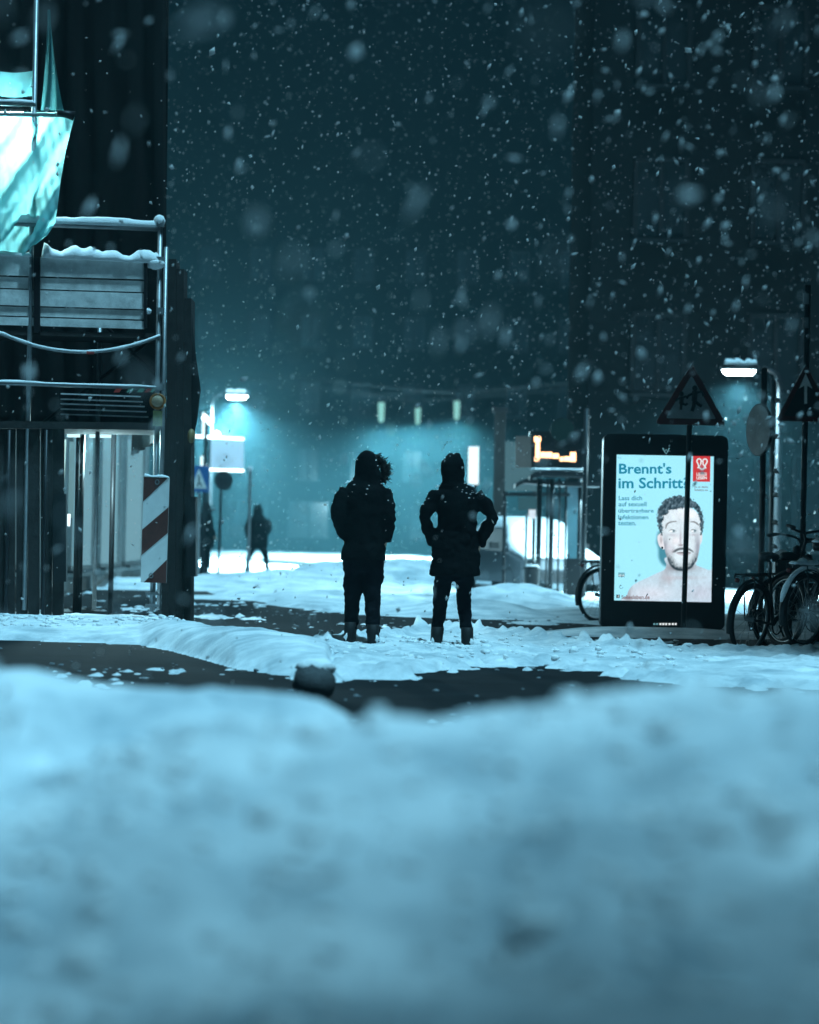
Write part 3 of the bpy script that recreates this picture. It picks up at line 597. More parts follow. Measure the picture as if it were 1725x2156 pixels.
gL = dict(seed=2, head=(.02, 1.70), sho=.2, hip=.80,
    coat=[(-.004, 0, .80, .212, .165), (-.004, 0, .86, .206, .16), (0, 0, .98, .192, .15), (0, 0, 1.10, .195, .15), (0, 0, 1.24, .20, .152), (0, 0, 1.36, .205, .150), (.002, 0, 1.45, .20, .135), (.008, .01, 1.51, .165, .115), (.018, .02, 1.57, .125, .11)],
    hood=[(.02, .02, 1.52, .125, .12), (.022, .03, 1.58, .122, .13), (.018, .03, 1.66, .118, .14), (.014, .02, 1.72, .105, .13), (.015, .0, 1.775, .082, .105), (.018, -.01, 1.81, .055, .07), (.018, -.01, 1.824, .02, .03)],
    armL=[((-.165, .0, 1.455), .08), ((-.246, -.05, 1.235), .076), ((-.175, .10, 1.01), .062)],
    armR=[((.165, .0, 1.455), .08), ((.222, -.05, 1.225), .074), ((.19, .10, .985), .058)],
    legL=[((-.085, 0, .86), .112), ((-.096, .01, .62), .092), ((-.10, .05, .40), .072), ((-.105, .03, .24), .068), ((-.112, .03, .15), .058)],
    legR=[((.088, 0, .86), .110), ((.09, .0, .58), .088), ((.088, -.02, .38), .074), ((.096, -.08, .22), .066), ((.10, -.12, .135), .058)],
    fur=[(.07, .10, 1.765), (.12, .06, 1.735), (.16, .04, 1.69), (.18, .03, 1.64), (.175, .03, 1.59), (.13, .04, 1.55)],
    dust=[((-.19, -.02, 1.508), (-.11, .0, 1.545), .05)])
gR = dict(seed=8, head=(-.04, 1.70), sho=.2, hip=.74,
    coat=[(.003, 0, .69, .245, .18), (.003, 0, .74, .24, .175), (0, 0, .86, .226, .165), (-.002, 0, .98, .214, .152), (.006, 0, 1.10, .19, .14), (.012, 0, 1.22, .182, .14), (.010, 0, 1.36, .205, .145), (.003, 0, 1.45, .20, .132), (-.005, .01, 1.51, .165, .11), (-.02, .02, 1.57, .12, .105)],
    hood=[(-.022, .02, 1.52, .12, .115), (-.03, .03, 1.58, .113, .125), (-.038, .03, 1.66, .117, .135), (-.043, .02, 1.73, .117, .13), (-.045, .01, 1.785, .098, .11), (-.04, 0, 1.82, .075, .08), (-.035, 0, 1.838, .045, .05)],
    armL=[((-.175, .0, 1.46), .074), ((-.298, -.03, 1.225), .060), ((-.205, .09, .99), .054)],
    armR=[((.18, .0, 1.46), .074), ((.345, -.03, 1.235), .062), ((.222, .09, .99), .056)],
    legL=[((-.10, 0, .80), .105), ((-.115, .01, .60), .083), ((-.142, .02, .37), .066), ((-.155, .0, .20), .060), ((-.158, 0, .13), .052)],
    legR=[((.095, 0, .80), .10), ((.088, .02, .60), .080), ((.098, .03, .37), .066), ((.118, -.03, .20), .058), ((.124, -.05, .13), .05)],
    dust=[((-.20, -.01, 1.512), (-.13, .0, 1.535), .035), ((.10, -.01, 1.545), (.17, .0, 1.52), .03)])
pL = P(763, 1350, 26.9); pR = P(955.6, 1345, 27.2)
person((pL.x, 26.9, gz(pL.x, 26.9) - .03), 'person in a dark hooded jacket with fur-trimmed hood, seen from behind, hands in pockets', gL)
person((pR.x, 27.2, gz(pR.x, 27.2) - .05), 'person in a long dark hooded coat with elbows out, hands in pockets, feet in snow', gR)
def small(seed, stride, hood=True):
    s_ = stride
    return dict(seed=seed, head=(0, 1.64), sho=.2, hip=.80,
        coat=[(0, 0, .70, .25, .20), (0, 0, .95, .25, .19), (0, 0, 1.2, .25, .18), (0, 0, 1.38, .235, .16), (0, .01, 1.46, .16, .12), (0, .02, 1.52, .11, .10)],
        hood=[(0, .02, 1.47, .11, .11), (0, .03, 1.56, .12, .13), (0, .02, 1.65, .11, .12), (0, .01, 1.72, .08, .09), (0, 0, 1.755, .035, .04)],
        armL=[((-.19, 0, 1.38), .085), ((-.285, -.03, 1.18), .08), ((-.22, .12, .98), .06)], armR=[((.19, 0, 1.38), .085), ((.285, -.03, 1.18), .08), ((.22, .12, .98), .06)],
        legL=[((-.085, 0, .82), .10), ((-.09 - s_ * .2, .10 * s_, .45), .075), ((-.09 - s_ * .35, -.1 * s_, .14), .055)],
        legR=[((.085, 0, .82), .10), ((.085 + s_ * .28, .12 * s_, .46), .075), ((.085 + s_ * .25, -.25 * s_, .18), .055)])
a = P(541, 1217, 70.5); person((a.x, 70.5, gz(a.x, 70.5) - .02), 'small distant hooded walker in mid-stride, alone in the lit snow', small(3, .55), rz=R(20), detail=False)
a = P(430, 1217, 66.5); person((a.x, 66.5, gz(a.x, 66.5) - .02), 'distant dark figure half hidden behind the clad pillar of the scaffold', small(6, .1), rz=R(-60), detail=False)

# ================================================================ far left: lit sign, crossing sign, posts
d = 76
t = thing('lit_sign', (P(480, 1000, d).x, d, 0), 'pale blue illuminated box sign with bright bars glowing in the haze', 'sign')
MB().prism([P(444, 926, d), P(513, 928, d), P(513, 986, d), P(444, 984, d)], (0, .18, 0)).build('panel', emat('lit_blue', (.36, .72, 1.0), 1.05), t)
E_BAR = emat('lit_bar', (.75, .97, 1.0), 5.0)
MB().tube(P(402, 918, d - .05), P(514, 924, d - .05), .035, 8).build('light_bar', E_BAR, t, True); MB().tube(P(442, 989, d - .05), P(514, 991, d - .05), .035, 8).build('light_bar', E_BAR, t, True)
MB().ball(P(456, 914, d - .1), .075, 12, 8).build('lamp_globe', emat('globe', (.8, 1, 1), 30), t, True)
p = P(441, 915, d); MB().tube(p, (p.x, d, 0), .045, 8).build('post', M_DARK, t)
L = bpy.data.lights.new('sign_light', 'POINT'); L.energy = 5200; L.color = (.50, .88, 1); L.shadow_soft_size = .2
lo = bpy.data.objects.new('sign_light', L); COL.objects.link(lo); lo.parent = t; lo.location = P(470, 912, d + 1.2) - ROOTLOC[t.name]
d = 64
t = thing('lamp_frame', (P(425, 1000, d).x, d, 0), 'snow-lined frame with two small globes left of the lit blue sign', 'frame')
E_FR = emat('frame_glow', (.70, .95, 1.0), 1.8)
MB().tube(P(429, 868, d), P(428, 920, d), .03, 8).build('lit_tube', E_FR, t, True); MB().tube(P(404, 1030, d), P(437, 1031, d), .03, 8).build('lit_tube', E_FR, t, True)
MB().tube(P(425, 960, d), P(424, 1028, d), .03, 8).build('lit_tube', E_FR, t, True); MB().tube(P(436, 980, d), P(436, 1028, d), .025, 8).build('lit_tube', E_FR, t, True)
for p in ((432, 880), (443, 888)): MB().ball(P(p[0], p[1], d), .07, 10, 7).build('globe', emat('globe_small', (.8, 1, 1), 6), t, True)
p = P(434, 870, d + .1); MB().tube(p, (p.x, d + .1, 0), .035, 8).build('post', M_DARK, t)
d = 60
t = thing('crossing_sign', (P(420, 1008, d).x, d, 0), 'square blue pedestrian crossing sign beside the clad pillar', 'sign')
MB().prism([P(399, 980, d), P(440, 981, d), P(440, 1037, d), P(399, 1036, d)], (0, .02, 0)).build('plate', M_BLUE, t)
MB().prism([P(419, 986, d - .006), P(436, 1029, d - .006), P(403, 1028, d - .006)], (0, .004, 0)).build('white_triangle', M_WHITE, t)
b = MB(); b.ball(P(419, 1002, d - .012), .022, 8, 6, (1, .3, 1)); b.path([P(419, 1005, d - .012), P(420, 1014, d - .012), P(415, 1024, d - .012)], .014, 5); b.path([P(420, 1014, d - .012), P(425, 1024, d - .012)], .013, 5); b.build('walking_figure', M_BLACK, t)
p = P(420, 1037, d + .05); MB().tube((p.x, d + .05, P(420, 985, d).z), (p.x, d + .05, 0), .03, 8).build('post', M_STEEL, t)
d = 62
t = thing('round_sign', (P(471, 1010, d).x, d, 0), 'dark back of a round traffic sign below the lit blue sign', 'sign')
c = P(471, 1012, d); b = MB(); n = 24
b.prism([c + Vector((math.cos(2 * math.pi * k / n) * .20, 0, math.sin(2 * math.pi * k / n) * .21)) for k in range(n)], (0, .02, 0)); b.build('plate', M_DARK, t)
MB().tube((c.x - .05, d + .05, c.z + .2), (c.x - .08, d + .05, 0), .03, 8).build('post', M_DARK, t)
p = P(527, 990, 63); t = thing('thin_post', (p.x, 63, 0), 'pale slender post standing behind the distant walker', 'post'); MB().path([p, (p.x, 63, 1.2), (p.x, 63, 0)], [.03, .035, .045], 8).build('tube', M_STEEL, t); MB().ball(p + Vector((0, 0, .03)), .06, 8, 6).build('cap', M_CAP, t)

# ================================================================ bus stop
d = 64; t = thing('lit_pylon', (P(998, 975, d).x, d, 0), 'narrow bright white light column by the right walker\'s shoulder', 'sign')
MB().prism([P(987, 940, d), P(1009, 940, d), P(1008, 1020, d), P(986, 1020, d)], (0, .2, 0)).build('light_panel', emat('pylon_white', (.78, .95, 1.0), 1.5), t)
p = P(997, 1020, d); MB().box((p.x, d + .1, p.z / 2), (.16, .14, p.z)).build('foot', M_DARK, t)
d = 58; p = P(1054, 868, d); t = thing('dark_pylon', (p.x, d, 0), 'tall dark narrow pylon between the right walker and the bus stop', 'pylon')
MB().box((p.x, d, p.z / 2), (.22, .16, p.z)).build('column', M_DWOOD, t); MB().box((p.x, d, p.z + .05), (.30, .24, .10)).build('cap', M_DARK, t)
d = 50
t = thing('bus_shelter', (P(1165, 1262, d).x, d, 0), 'dark open bus shelter with slim posts and curved roof edges', 'bus shelter')
for k, (uu, r_, o_) in enumerate(((1137, .045, 0), (1154, .018, .3), (1163, .042, 0), (1179, .018, .5), (1193, .02, .6), (1222, .035, 1.2))):
    p = P(uu, 1008, d + o_); MB().tube(p, (p.x, p.y, 0), r_, 8).build('post', M_DARK, t, True)
def slab(us, vs_, d0, dep, th):
    b = MB(); top = [P(u, v, d0) for u, v in zip(us, vs_)]; n = len(top); vs = top + [p + Vector((0, 0, -th)) for p in top]; vs += [p + Vector((0, dep, 0)) for p in vs]
    fs = []
    for i in range(n - 1): fs += [(i, i + 1, n + i + 1, n + i), (2 * n + i, 3 * n + i, 3 * n + i + 1, 2 * n + i + 1), (i, 2 * n + i, 2 * n + i + 1, i + 1), (n + i, n + i + 1, 3 * n + i + 1, 3 * n + i)]
    fs += [(0, n, 3 * n, 2 * n), (n - 1, 3 * n - 1, 4 * n - 1, 2 * n - 1)]
    return b.add(vs, fs)
slab([1116, 1126, 1140, 1180, 1236], [1001, 994, 991, 991, 994], d - .3, 1.0, .09).build('roof', M_DARK, t)
slab([1086, 1096, 1108, 1132, 1180, 1268], [1018, 1012, 1008, 1010, 1014, 1016], d + .1, 1.4, .07).build('roof_edge', M_DARK, t)
slab([1058, 1080, 1134, 1200], [1037, 1037, 1037, 1038], d + .5, .1, .06).build('cross_beam', M_DARK, t)
q = [P(1195, 1022, d + 1.3), P(1232, 1023, d + 1.3), P(1231, 1180, d + 1.3), P(1194, 1179, d + 1.3)]; MB().prism(q, (0, .02, 0)).build('rear_pane', tl_mat('frosted_pane', (.35, .45, .5), (.3, .5, .55), .5), t)
MB().prism([P(1193, 1176, d + .6), P(1236, 1176, d + .6), P(1235, 1262, d + .6), P(1192, 1262, d + .6)], (0, .4, 0)).build('seat_box', M_BLACK, t)
snowline(P(1118, 990, d + .3), P(1234, 992, d + .3), .7, .05, parent=t, seed=2)
t = thing('timetable_panel', (P(1098, 985, 51.5).x, 51.5, 0), 'pale backlit panel left of the orange departure display', 'panel')
MB().prism([P(1064, 930, 51.5), P(1131, 930, 51.5), P(1130, 1034, 51.5), P(1063, 1034, 51.5)], (0, .12, 0)).build('panel', emat('panel_glow', (.24, .56, .68), .30), t)
MB().prism([P(1092, 1046, 51.4), P(1131, 1046, 51.4), P(1130, 1074, 51.4), P(1091, 1074, 51.4)], (0, .05, 0)).build('lower_plate', emat('plate_glow', (.16, .48, .60), .22), t)
for uu in (1066, 1128): p = P(uu, 935, 51.6); MB().tube(p + Vector((0, .08, 0)), (p.x, 51.68, 0), .03, 8).build('post', M_DARK, t)
d = 48.6
t = thing('departure_display', (P(1234, 1200, d).x, d, 0), 'dark departure display with glowing orange characters above the bus shelter', 'display')
p = P(1236, 860, d + .05); MB().path([p, (p.x - .02, d + .05, 0)], .042, 10).build('mast', M_DARK, t, True)
MB().prism([P(1116, 908, d), P(1226, 910, d), P(1226, 986, d), P(1116, 984, d)], (0, .22, 0)).build('housing', M_BLACK, t)
MB().prism([P(1086, 918, d - .02), P(1119, 918, d - .02), P(1119, 984, d - .02), P(1086, 984, d - .02)], (0, .06, 0)).build('line_plate', mat('plate_brown', (.20, .15, .13), .6), t)
MB().prism([P(1228, 944, d), P(1236, 944, d), P(1236, 954, d), P(1228, 954, d)], (0, .05, 0)).build('bracket', M_DARK, t)
E_LED = emat('led_orange', (1.0, .55, .27), 4.2)
for (a0, a1, b0_, b1_) in ((1128, 1137, 919, 968), (1125, 1139, 919, 930), (1126, 1135, 962, 971), (1138, 1163, 952, 964), (1164, 1177, 955, 965), (1179, 1187, 962, 971), (1188, 1201, 961, 971), (1201, 1213, 952, 972)):
    dd = d - .012 - .002 * random.random()
    MB().prism([P(a0, b0_, dd), P(a1, b0_, dd), P(a1, b1_, dd), P(a0, b1_, dd)], (0, .006, 0)).build('led_character', E_LED, t)
n = 22; c = P(1184, 905, d - .1); MB().prism([c + Vector((math.cos(2 * math.pi * k / n) * .2, 0, math.sin(2 * math.pi * k / n) * .2)) for k in range(n)], (0, .05, 0)).build('round_plate', mat('stop_green', (.012, .03, .026), .5), t)
p = P(1109, 1083, 49.2); t = thing('stop_post', (p.x, 49.2, 0), 'slim post with a small white light over the litter bin', 'post')
MB().tube(p, (p.x, 49.2, 0), .022, 8).build('tube', M_STEEL, t)
MB().prism([P(1114, 1073, 49.2), P(1128, 1073, 49.2), P(1128, 1092, 49.2), P(1114, 1092, 49.2)], (0, .08, 0)).build('lamp_box', emat('lamp_box', (.75, .9, 1), 1.0), t)
MB().bar(P(1109, 1083, 49.24), P(1114, 1083, 49.24), .02, .02).build('arm', M_STEEL, t)
p = P(1119, 1247, 49); t = thing('litter_bin', (p.x, 49, p.z), 'dark tapered litter bin hanging in front of the bus shelter', 'litter bin')
MB().loft([(p.x, 49, p.z, .105, .10), (p.x, 49, p.z + .04, .12, .11), (p.x, 49, p.z + .38, .145, .13), (p.x, 49, p.z + .39, .155, .14), (p.x, 49, p.z + .43, .15, .135)], 16).build('bin', M_BLACK, t, True)
MB().box((p.x - .08, 49.13, p.z / 2 + .2), (.05, .05, p.z + .4)).build('post', M_DARK, t); snowline((p.x - .12, 49, p.z + .43), (p.x + .12, 49, p.z + .43), .2, .04, parent=t, seed=7, n=10)

# ================================================================ snowed-in parked car
def car(loc, rz, label):
    t = thing('parked_car', loc, label, 'car', rz=rz)
    prof = [(-2.0, .28), (-2.05, .55), (-1.95, .72), (-1.1, .90), (-.45, 1.36), (.9, 1.40), (1.6, .98), (1.98, .92), (2.03, .5), (1.98, .28)]
    def sect(pr, w, taper, grow=0.0):
        b = MB(); n = len(pr); xs = [(-1, .96), (-.86, 1.0), (.86, 1.0), (1, .96)]; vs = []
        for (sx, k) in xs:
            for (y, z) in pr:
                tp_ = 1 - taper * max(0, (z - .85)) / .55; vs.append((sx * w * tp_, y * k, .28 + (z - .28) * (1 if abs(sx) < .9 else .93)))
        fs = [(i * n + j, i * n + (j + 1) % n, (i + 1) * n + (j + 1) % n, (i + 1) * n + j) for i in range(3) for j in range(n)] + [tuple(range(n)), tuple(3 * n + j for j in range(n))]
        return b.add(vs, fs)
    bd_ = sect(prof, .87, .22).build('body', M_CAR, t, False, True)
    top = [(-1.98, .70), (-1.98, .80), (-1.1, 1.02), (-.5, 1.46), (-.2, 1.53), (.85, 1.52), (1.1, 1.44), (1.62, 1.08), (2.0, 1.0), (2.0, .88), (1.6, .95), (.9, 1.36), (-.45, 1.32), (-1.1, .87)]
    sn = remeshed(sect(top, .84, .2), 'snow_blanket', M_CAP, t, .05, 30, .05, 2.2, 4)
    for s_ in (-1, 1):
        for y in (-1.28, 1.28):
            w_ = MB(); w_.path([(s_ * .80 + math.copysign(.0, s_), y + .31 * math.cos(a_), .31 + .24 * math.sin(a_)) for a_ in [2 * math.pi * k / 18 for k in range(18)]], .075, 8, True); wo_ = w_.build('tyre', M_RUB, t, True, True)
            n_ = 16; MB().prism([(s_ * .78, y + .2 * math.cos(2 * math.pi * k / n_), .31 + .2 * math.sin(2 * math.pi * k / n_)) for k in range(n_)], (s_ * .05, 0, 0)).build('rim', M_STEEL, wo_, False, True)
        MB().ball((s_ * .64, -1.99, .66), .12, 10, 7, (1.2, .4, .8)).build('headlight', M_GLASS, t, True, True)
        MB().box((s_ * .93, -.62, .98), (.16, .1, .12)).build('mirror', M_BLACK, t, False, True)
    MB().box((0, -2.07, .42), (1.1, .05, .16)).build('grille', M_BLACK, t, False, True)
    MB().prism([(-.62, -1.13, .945), (.62, -1.13, .945), (.52, -.56, 1.32), (-.52, -.56, 1.32)], (0, -.01, .012)).build('windscreen', M_GLASS, t, False, True)
    return t
c = P(1118, 1240, 55); car((c.x, 56.5, -.08), R(18), 'snow-buried parked car behind the bus stop post')

# ================================================================ lit poster display
d = 34.0
def PP(u, v, o=0): return P(u, v, d + o)
t = thing('poster_display', (PP(1400, 1320).x, d, 0), 'tall illuminated street poster display with a bare-shouldered man and teal lettering', 'poster display')
def rrect(u0, v0, u1, v1, r, o, n=6, cut=None):
    pts = []
    for (cu, cv, a0) in ((u1 - r, v0 + r, -90), (u1 - r, v1 - r, 0), (u0 + r, v1 - r, 90), (u0 + r, v0 + r, 180)):
        for k in range(n + 1): a_ = R(a0 + 90 * k / n); pts.append((cu + r * math.cos(a_), cv + r * math.sin(a_)))
    return pts
sk = lambda u, v: (u + 4 - (v - 914) * .0192, v + (u - 1400) * .0192)
MB().prism([PP(*sk(*q)) for q in rrect(1268, 915, 1530, 1325, 14, 0)], (0, .30, 0)).build('casing', M_BLACK, t)
MB().prism([PP(*sk(*q), -.03) for q in rrect(1270, 934, 1526, 1318, 4, 0)], (0, .027, 0)).build('front_frame', M_BLACK, t)
C00, C10, C11, C01 = PP(1299, 957, -.036), PP(1503.5, 961, -.036), PP(1498, 1268, -.036), PP(1293.5, 1264, -.036)
def SCR(s_, t_, o=0): return C00 * (1 - s_) * (1 - t_) + C10 * s_ * (1 - t_) + C11 * s_ * t_ + C01 * (1 - s_) * t_ + Vector((0, -o, 0))
def zq(X, Y): x = X - 195; y = Y - 105; return ((x + .0147 * y) / 1153, (y - .02 * x) / 1696)
def srgb(c): c = np.asarray(c, float) / 255; return np.where(c <= .04045, c / 12.92, ((c + .055) / 1.055) ** 2.4)
def paint_screen():
    NU, NV = 230, 340; s_, t_ = np.meshgrid(np.linspace(0, 1, NU), np.linspace(0, 1, NV))
    X = 195 + s_ * 1153 - .0147 * t_ * 1696; Y = 105 + t_ * 1696 + .02 * s_ * 1153
    def sdf(poly):
        p = np.array(poly, float); dist = np.full(X.shape, 1e9); ins = np.zeros(X.shape, bool); n = len(p)
        for i in range(n):
            x0, y0 = p[i]; x1, y1 = p[(i + 1) % n]; ex, ey = x1 - x0, y1 - y0; wx, wy = X - x0, Y - y0
            h = np.clip((wx * ex + wy * ey) / (ex * ex + ey * ey + 1e-9), 0, 1); dist = np.minimum(dist, np.hypot(wx - ex * h, wy - ey * h))
            c = ((y0 <= Y) & (y1 > Y)) | ((y1 <= Y) & (y0 > Y))
            with np.errstate(divide='ignore', invalid='ignore'): ins ^= c & (X < x0 + (Y - y0) / (y1 - y0 + 1e-12) * ex)
        return np.where(ins, -dist, dist)
    def cr(poly, k=6):   # smooth closed curve through the points
        p = np.array(poly, float); n = len(p); out = []
        for i in range(n):
            a, b, c, e = p[i - 1], p[i], p[(i + 1) % n], p[(i + 2) % n]
            for q in range(k):
                f = q / k; out.append(.5 * ((2 * b) + (-a + c) * f + (2 * a - 5 * b + 4 * c - e) * f * f + (-a + 3 * b - 3 * c + e) * f ** 3))
        return out
    C = np.zeros(X.shape + (3,)); bgc = srgb((158, 230, 248)); C[:] = bgc
    C *= (1 - .16 * sstep(700, 1900, np.hypot(X - 500, Y - 900)))[..., None]
    def put(poly, col, soft=5, op=1.0, curve=True, mask=None):
        q = sdf(cr(poly) if curve else poly); a = (1 - sstep(-soft, soft, q)) * op
        if mask is not None: a = a * mask
        C[:] = C * (1 - a[..., None]) + srgb(col) * a[..., None]; return q
    def blob(cx, cy, rx, ry, col, op=1.0, mask=None, ang=0):
        ca, sa = math.cos(R(ang)), math.sin(R(ang)); dx, dy = X - cx, Y - cy; q = ((dx * ca + dy * sa) / rx) ** 2 + ((-dx * sa + dy * ca) / ry) ** 2
        a = np.exp(-q) * op
        if mask is not None: a = a * mask
        C[:] = C * (1 - a[..., None]) + srgb(col) * a[..., None]
    put([(690, 1010), (670, 1120), (690, 1200), (700, 1320), (760, 1400), (830, 1390), (810, 1150), (740, 1020)], (60, 130, 150), 26, .95)
    body = [(320, 1830), (325, 1740), (360, 1660), (430, 1600), (560, 1540), (690, 1480), (765, 1445), (790, 1390), (790, 1300), (1140, 1300), (1140, 1385), (1200, 1415), (1290, 1450), (1340, 1475), (1345, 1850)]
    bq_ = put(body, (190, 214, 228), 5); bm_ = (1 - sstep(-5, 5, bq_))
    blob(340, 1730, 40, 150, (130, 130, 138), .8, bm_); blob(870, 1420, 120, 60, (120, 110, 115), .75, bm_); blob(1060, 1420, 110, 50, (130, 120, 124), .6, bm_)
    blob(820, 1560, 60, 70, (186, 180, 188), .6, bm_); blob(600, 1720, 260, 90, (216, 218, 230), .7, bm_); blob(1200, 1720, 180, 110, (190, 190, 206), .6, bm_); blob(760, 1520, 40, 120, (168, 164, 172), .5, bm_, 20); blob(980, 1540, 220, 25, (180, 172, 180), .5, bm_)
    put([(690, 1045), (682, 1090), (700, 1160), (735, 1200), (765, 1200), (765, 1090), (735, 1020)], (226, 226, 232), 5); blob(725, 1100, 16, 45, (150, 140, 146), .7)
    put([(1190, 1040), (1212, 1020), (1212, 1100), (1190, 1150)], (222, 222, 228), 5)
    face = [(735, 840), (735, 980), (755, 1130), (785, 1270), (830, 1370), (900, 1440), (1000, 1450), (1090, 1410), (1150, 1330), (1182, 1200), (1195, 1060), (1196, 900), (1150, 780), (1060, 720), (940, 710), (820, 740), (760, 790)]
    fq = put(face, (212, 228, 236), 4); fm = (1 - sstep(-4, 4, fq))
    blob(770, 1180, 40, 130, (140, 142, 156), .85, fm); blob(1160, 1180, 34, 150, (140, 142, 158), .85, fm); blob(900, 1110, 60, 60, (244, 236, 240), .6, fm); blob(1050, 800, 140, 60, (246, 246, 250), .7, fm)
    # beard along the jaw, darker below
    jaw = (1 - sstep(-85, -18, fq)); jm = fm * (1 - jaw); jm = fm * sstep(-95, -10, fq) * sstep(1200, 1330, Y)
    gr = vnoise(X * .09, Y * .05, 5) * .6 + .5
    C[:] = C * (1 - (jm * gr * 1.0).clip(0, 1)[..., None]) + srgb((36, 56, 68)) * (jm * gr * 1.0).clip(0, 1)[..., None]
    put([(800, 1310), (850, 1385), (920, 1425), (1000, 1430), (1085, 1395), (1130, 1340), (1095, 1420), (1000, 1460), (900, 1450), (830, 1390)], (28, 48, 58), 9, .9)
    put([(860, 1240), (900, 1205), (960, 1188), (1040, 1192), (1090, 1215), (1110, 1245), (1060, 1222), (1000, 1215), (940, 1220), (890, 1245)], (52, 60, 68), 8, .9)
    put([(900, 1252), (960, 1236), (1010, 1242), (1060, 1240), (1085, 1252), (1040, 1275), (960, 1278)], (176, 158, 166), 5, .6); put([(930, 1244), (1060, 1244), (1060, 1254), (930, 1254)], (60, 48, 52), 4, .85)
    blob(860, 1230, 14, 50, (150, 140, 148), .5, fm, 20); blob(960, 1160, 30, 14, (120, 96, 104), .8, fm); blob(1030, 1160, 20, 12, (120, 96, 104), .7, fm); blob(955, 1080, 12, 90, (165, 160, 172), .8, fm); blob(1035, 1100, 10, 70, (190, 186, 196), .6, fm); blob(860, 1040, 60, 16, (176, 172, 184), .6, fm); blob(1110, 1040, 50, 14, (176, 172, 184), .6, fm); blob(830, 1200, 40, 60, (196, 190, 202), .6, fm)
    for (ex, ey, w_) in ((862, 996, 1), (1112, 994, .8)):
        put([(ex - 48 * w_, ey + 4), (ex - 10, ey - 16), (ex + 44 * w_, ey + 2), (ex, ey + 16)], (236, 244, 248), 4); blob(ex + 14, ey, 15, 15, (40, 120, 140), 1); blob(ex + 14, ey, 6, 6, (10, 20, 26), 1)
        put([(ex - 52 * w_, ey + 4), (ex - 12, ey - 20), (ex + 48 * w_, ey), (ex - 10, ey - 12)], (40, 44, 52), 5, 1); put([(ex - 44 * w_, ey + 8), (ex, ey + 19), (ex + 42 * w_, ey + 5), (ex, ey + 15)], (110, 108, 118), 4, .8)
    put([(775, 965), (785, 915), (830, 885), (900, 878), (905, 888), (840, 898), (800, 925), (785, 965)], (90, 84, 86), 6, .85); put([(1075, 885), (1120, 882), (1165, 910), (1172, 935), (1120, 900), (1075, 893)], (90, 84, 86), 6, .85)
    hair = [(735, 1040), (705, 980), (680, 900), (672, 820), (700, 730), (760, 650), (850, 600), (960, 585), (1060, 610), (1140, 660), (1200, 750), (1232, 850), (1225, 950), (1200, 1040), (1192, 950), (1180, 860), (1150, 770), (1080, 725), (980, 730), (900, 742), (820, 760), (790, 800), (755, 800), (745, 900), (742, 980)]
    wob = 26 * (vnoise(X * .045, Y * .045, 2) - .5) + 16 * (vnoise(X * .11, Y * .10, 6) - .5)
    hq = sdf(cr(hair)) + wob; a = 1 - sstep(-5, 5, hq); st = np.clip(.6 * vnoise(X * .07 + Y * .03, Y * .03, 8) + .5 * vnoise(X * .035, Y * .05, 18), 0, 1); hc = srgb((26, 50, 62)) * (1 - st[..., None]) * 1.1 + srgb((120, 150, 166)) * (st[..., None] ** 2.2)
    C[:] = C * (1 - a[..., None]) + hc * a[..., None]
    skin = np.clip(bm_ + fm, 0, 1) * (1 - a)
    C *= (1 + (skin * (.10 * (vnoise(X * .16, Y * .16, 21) - .5) + .14 * (vnoise(X * .045, Y * .03, 22) - .5) + .10 * (vnoise(X * .015, Y * .012, 23) - .5)))[..., None])
    C *= (1 + .05 * (vnoise(X * .3, Y * .3, 24) - .5))[..., None]
    me = bpy.data.meshes.new('screen'); idx = np.arange(NU * NV).reshape(NV, NU)
    F = np.stack([idx[:-1, :-1], idx[1:, :-1], idx[1:, 1:], idx[:-1, 1:]], -1).reshape(-1, 4); off = ROOTLOC[t.name]
    V = [tuple(SCR(a_, b_) - off) for a_, b_ in zip(s_.ravel(), t_.ravel())]
    me.from_pydata(V, [], F.tolist()); ca = me.color_attributes.new('print', 'FLOAT_COLOR', 'POINT')
    ca.data.foreach_set('color', np.concatenate([C, np.ones(C.shape[:2] + (1,))], -1).reshape(-1).astype(np.float32))
    m = bpy.data.materials.new('poster_print'); m.use_nodes = True; nt = m.node_tree; nt.nodes.clear()
    e = nt.nodes.new('ShaderNodeEmission'); o = nt.nodes.new('ShaderNodeOutputMaterial'); at = nt.nodes.new('ShaderNodeAttribute'); at.attribute_name = 'print'
    e.inputs[1].default_value = 1.2; nt.links.new(at.outputs['Color'], e.inputs[0]); nt.links.new(e.outputs[0], o.inputs[0]); me.materials.append(m)
    o = bpy.data.objects.new('screen', me); COL.objects.link(o); o.parent = t; ROOTLOC[o.name] = off; return o
scr = paint_screen()
def text_mesh(body, bold=.0):
    cu = bpy.data.curves.new('txt', 'FONT'); cu.body = body; cu.offset = bold; cu.resolution_u = 3; ob = bpy.data.objects.new('txt', cu); COL.objects.link(ob)
    dg = bpy.context.evaluated_depsgraph_get(); me = bpy.data.meshes.new_from_object(ob.evaluated_get(dg)); v = np.array([tuple(x.co[:2]) for x in me.vertices]); f = [tuple(p.vertices) for p in me.polygons]
    bpy.data.objects.remove(ob); bpy.data.meshes.remove(me); return v, f
def text_on(body, box, m, parent, name, fn, bold=.0, o=.004):
    """letters fitted to a box (X0, Y0, X1, Y1) of the face described by fn"""
    v, f = text_mesh(body, bold); mn, mx = v.min(0), v.max(0); w = (v - mn) / (mx - mn); X0, Y0, X1, Y1 = box
    return MB().add([fn(X0 + (X1 - X0) * a_, Y1 + (Y0 - Y1) * b_, o) for a_, b_ in w], f).build(name, m, parent)
SF = lambda X, Y, o=.004: SCR(*zq(X, Y), o)
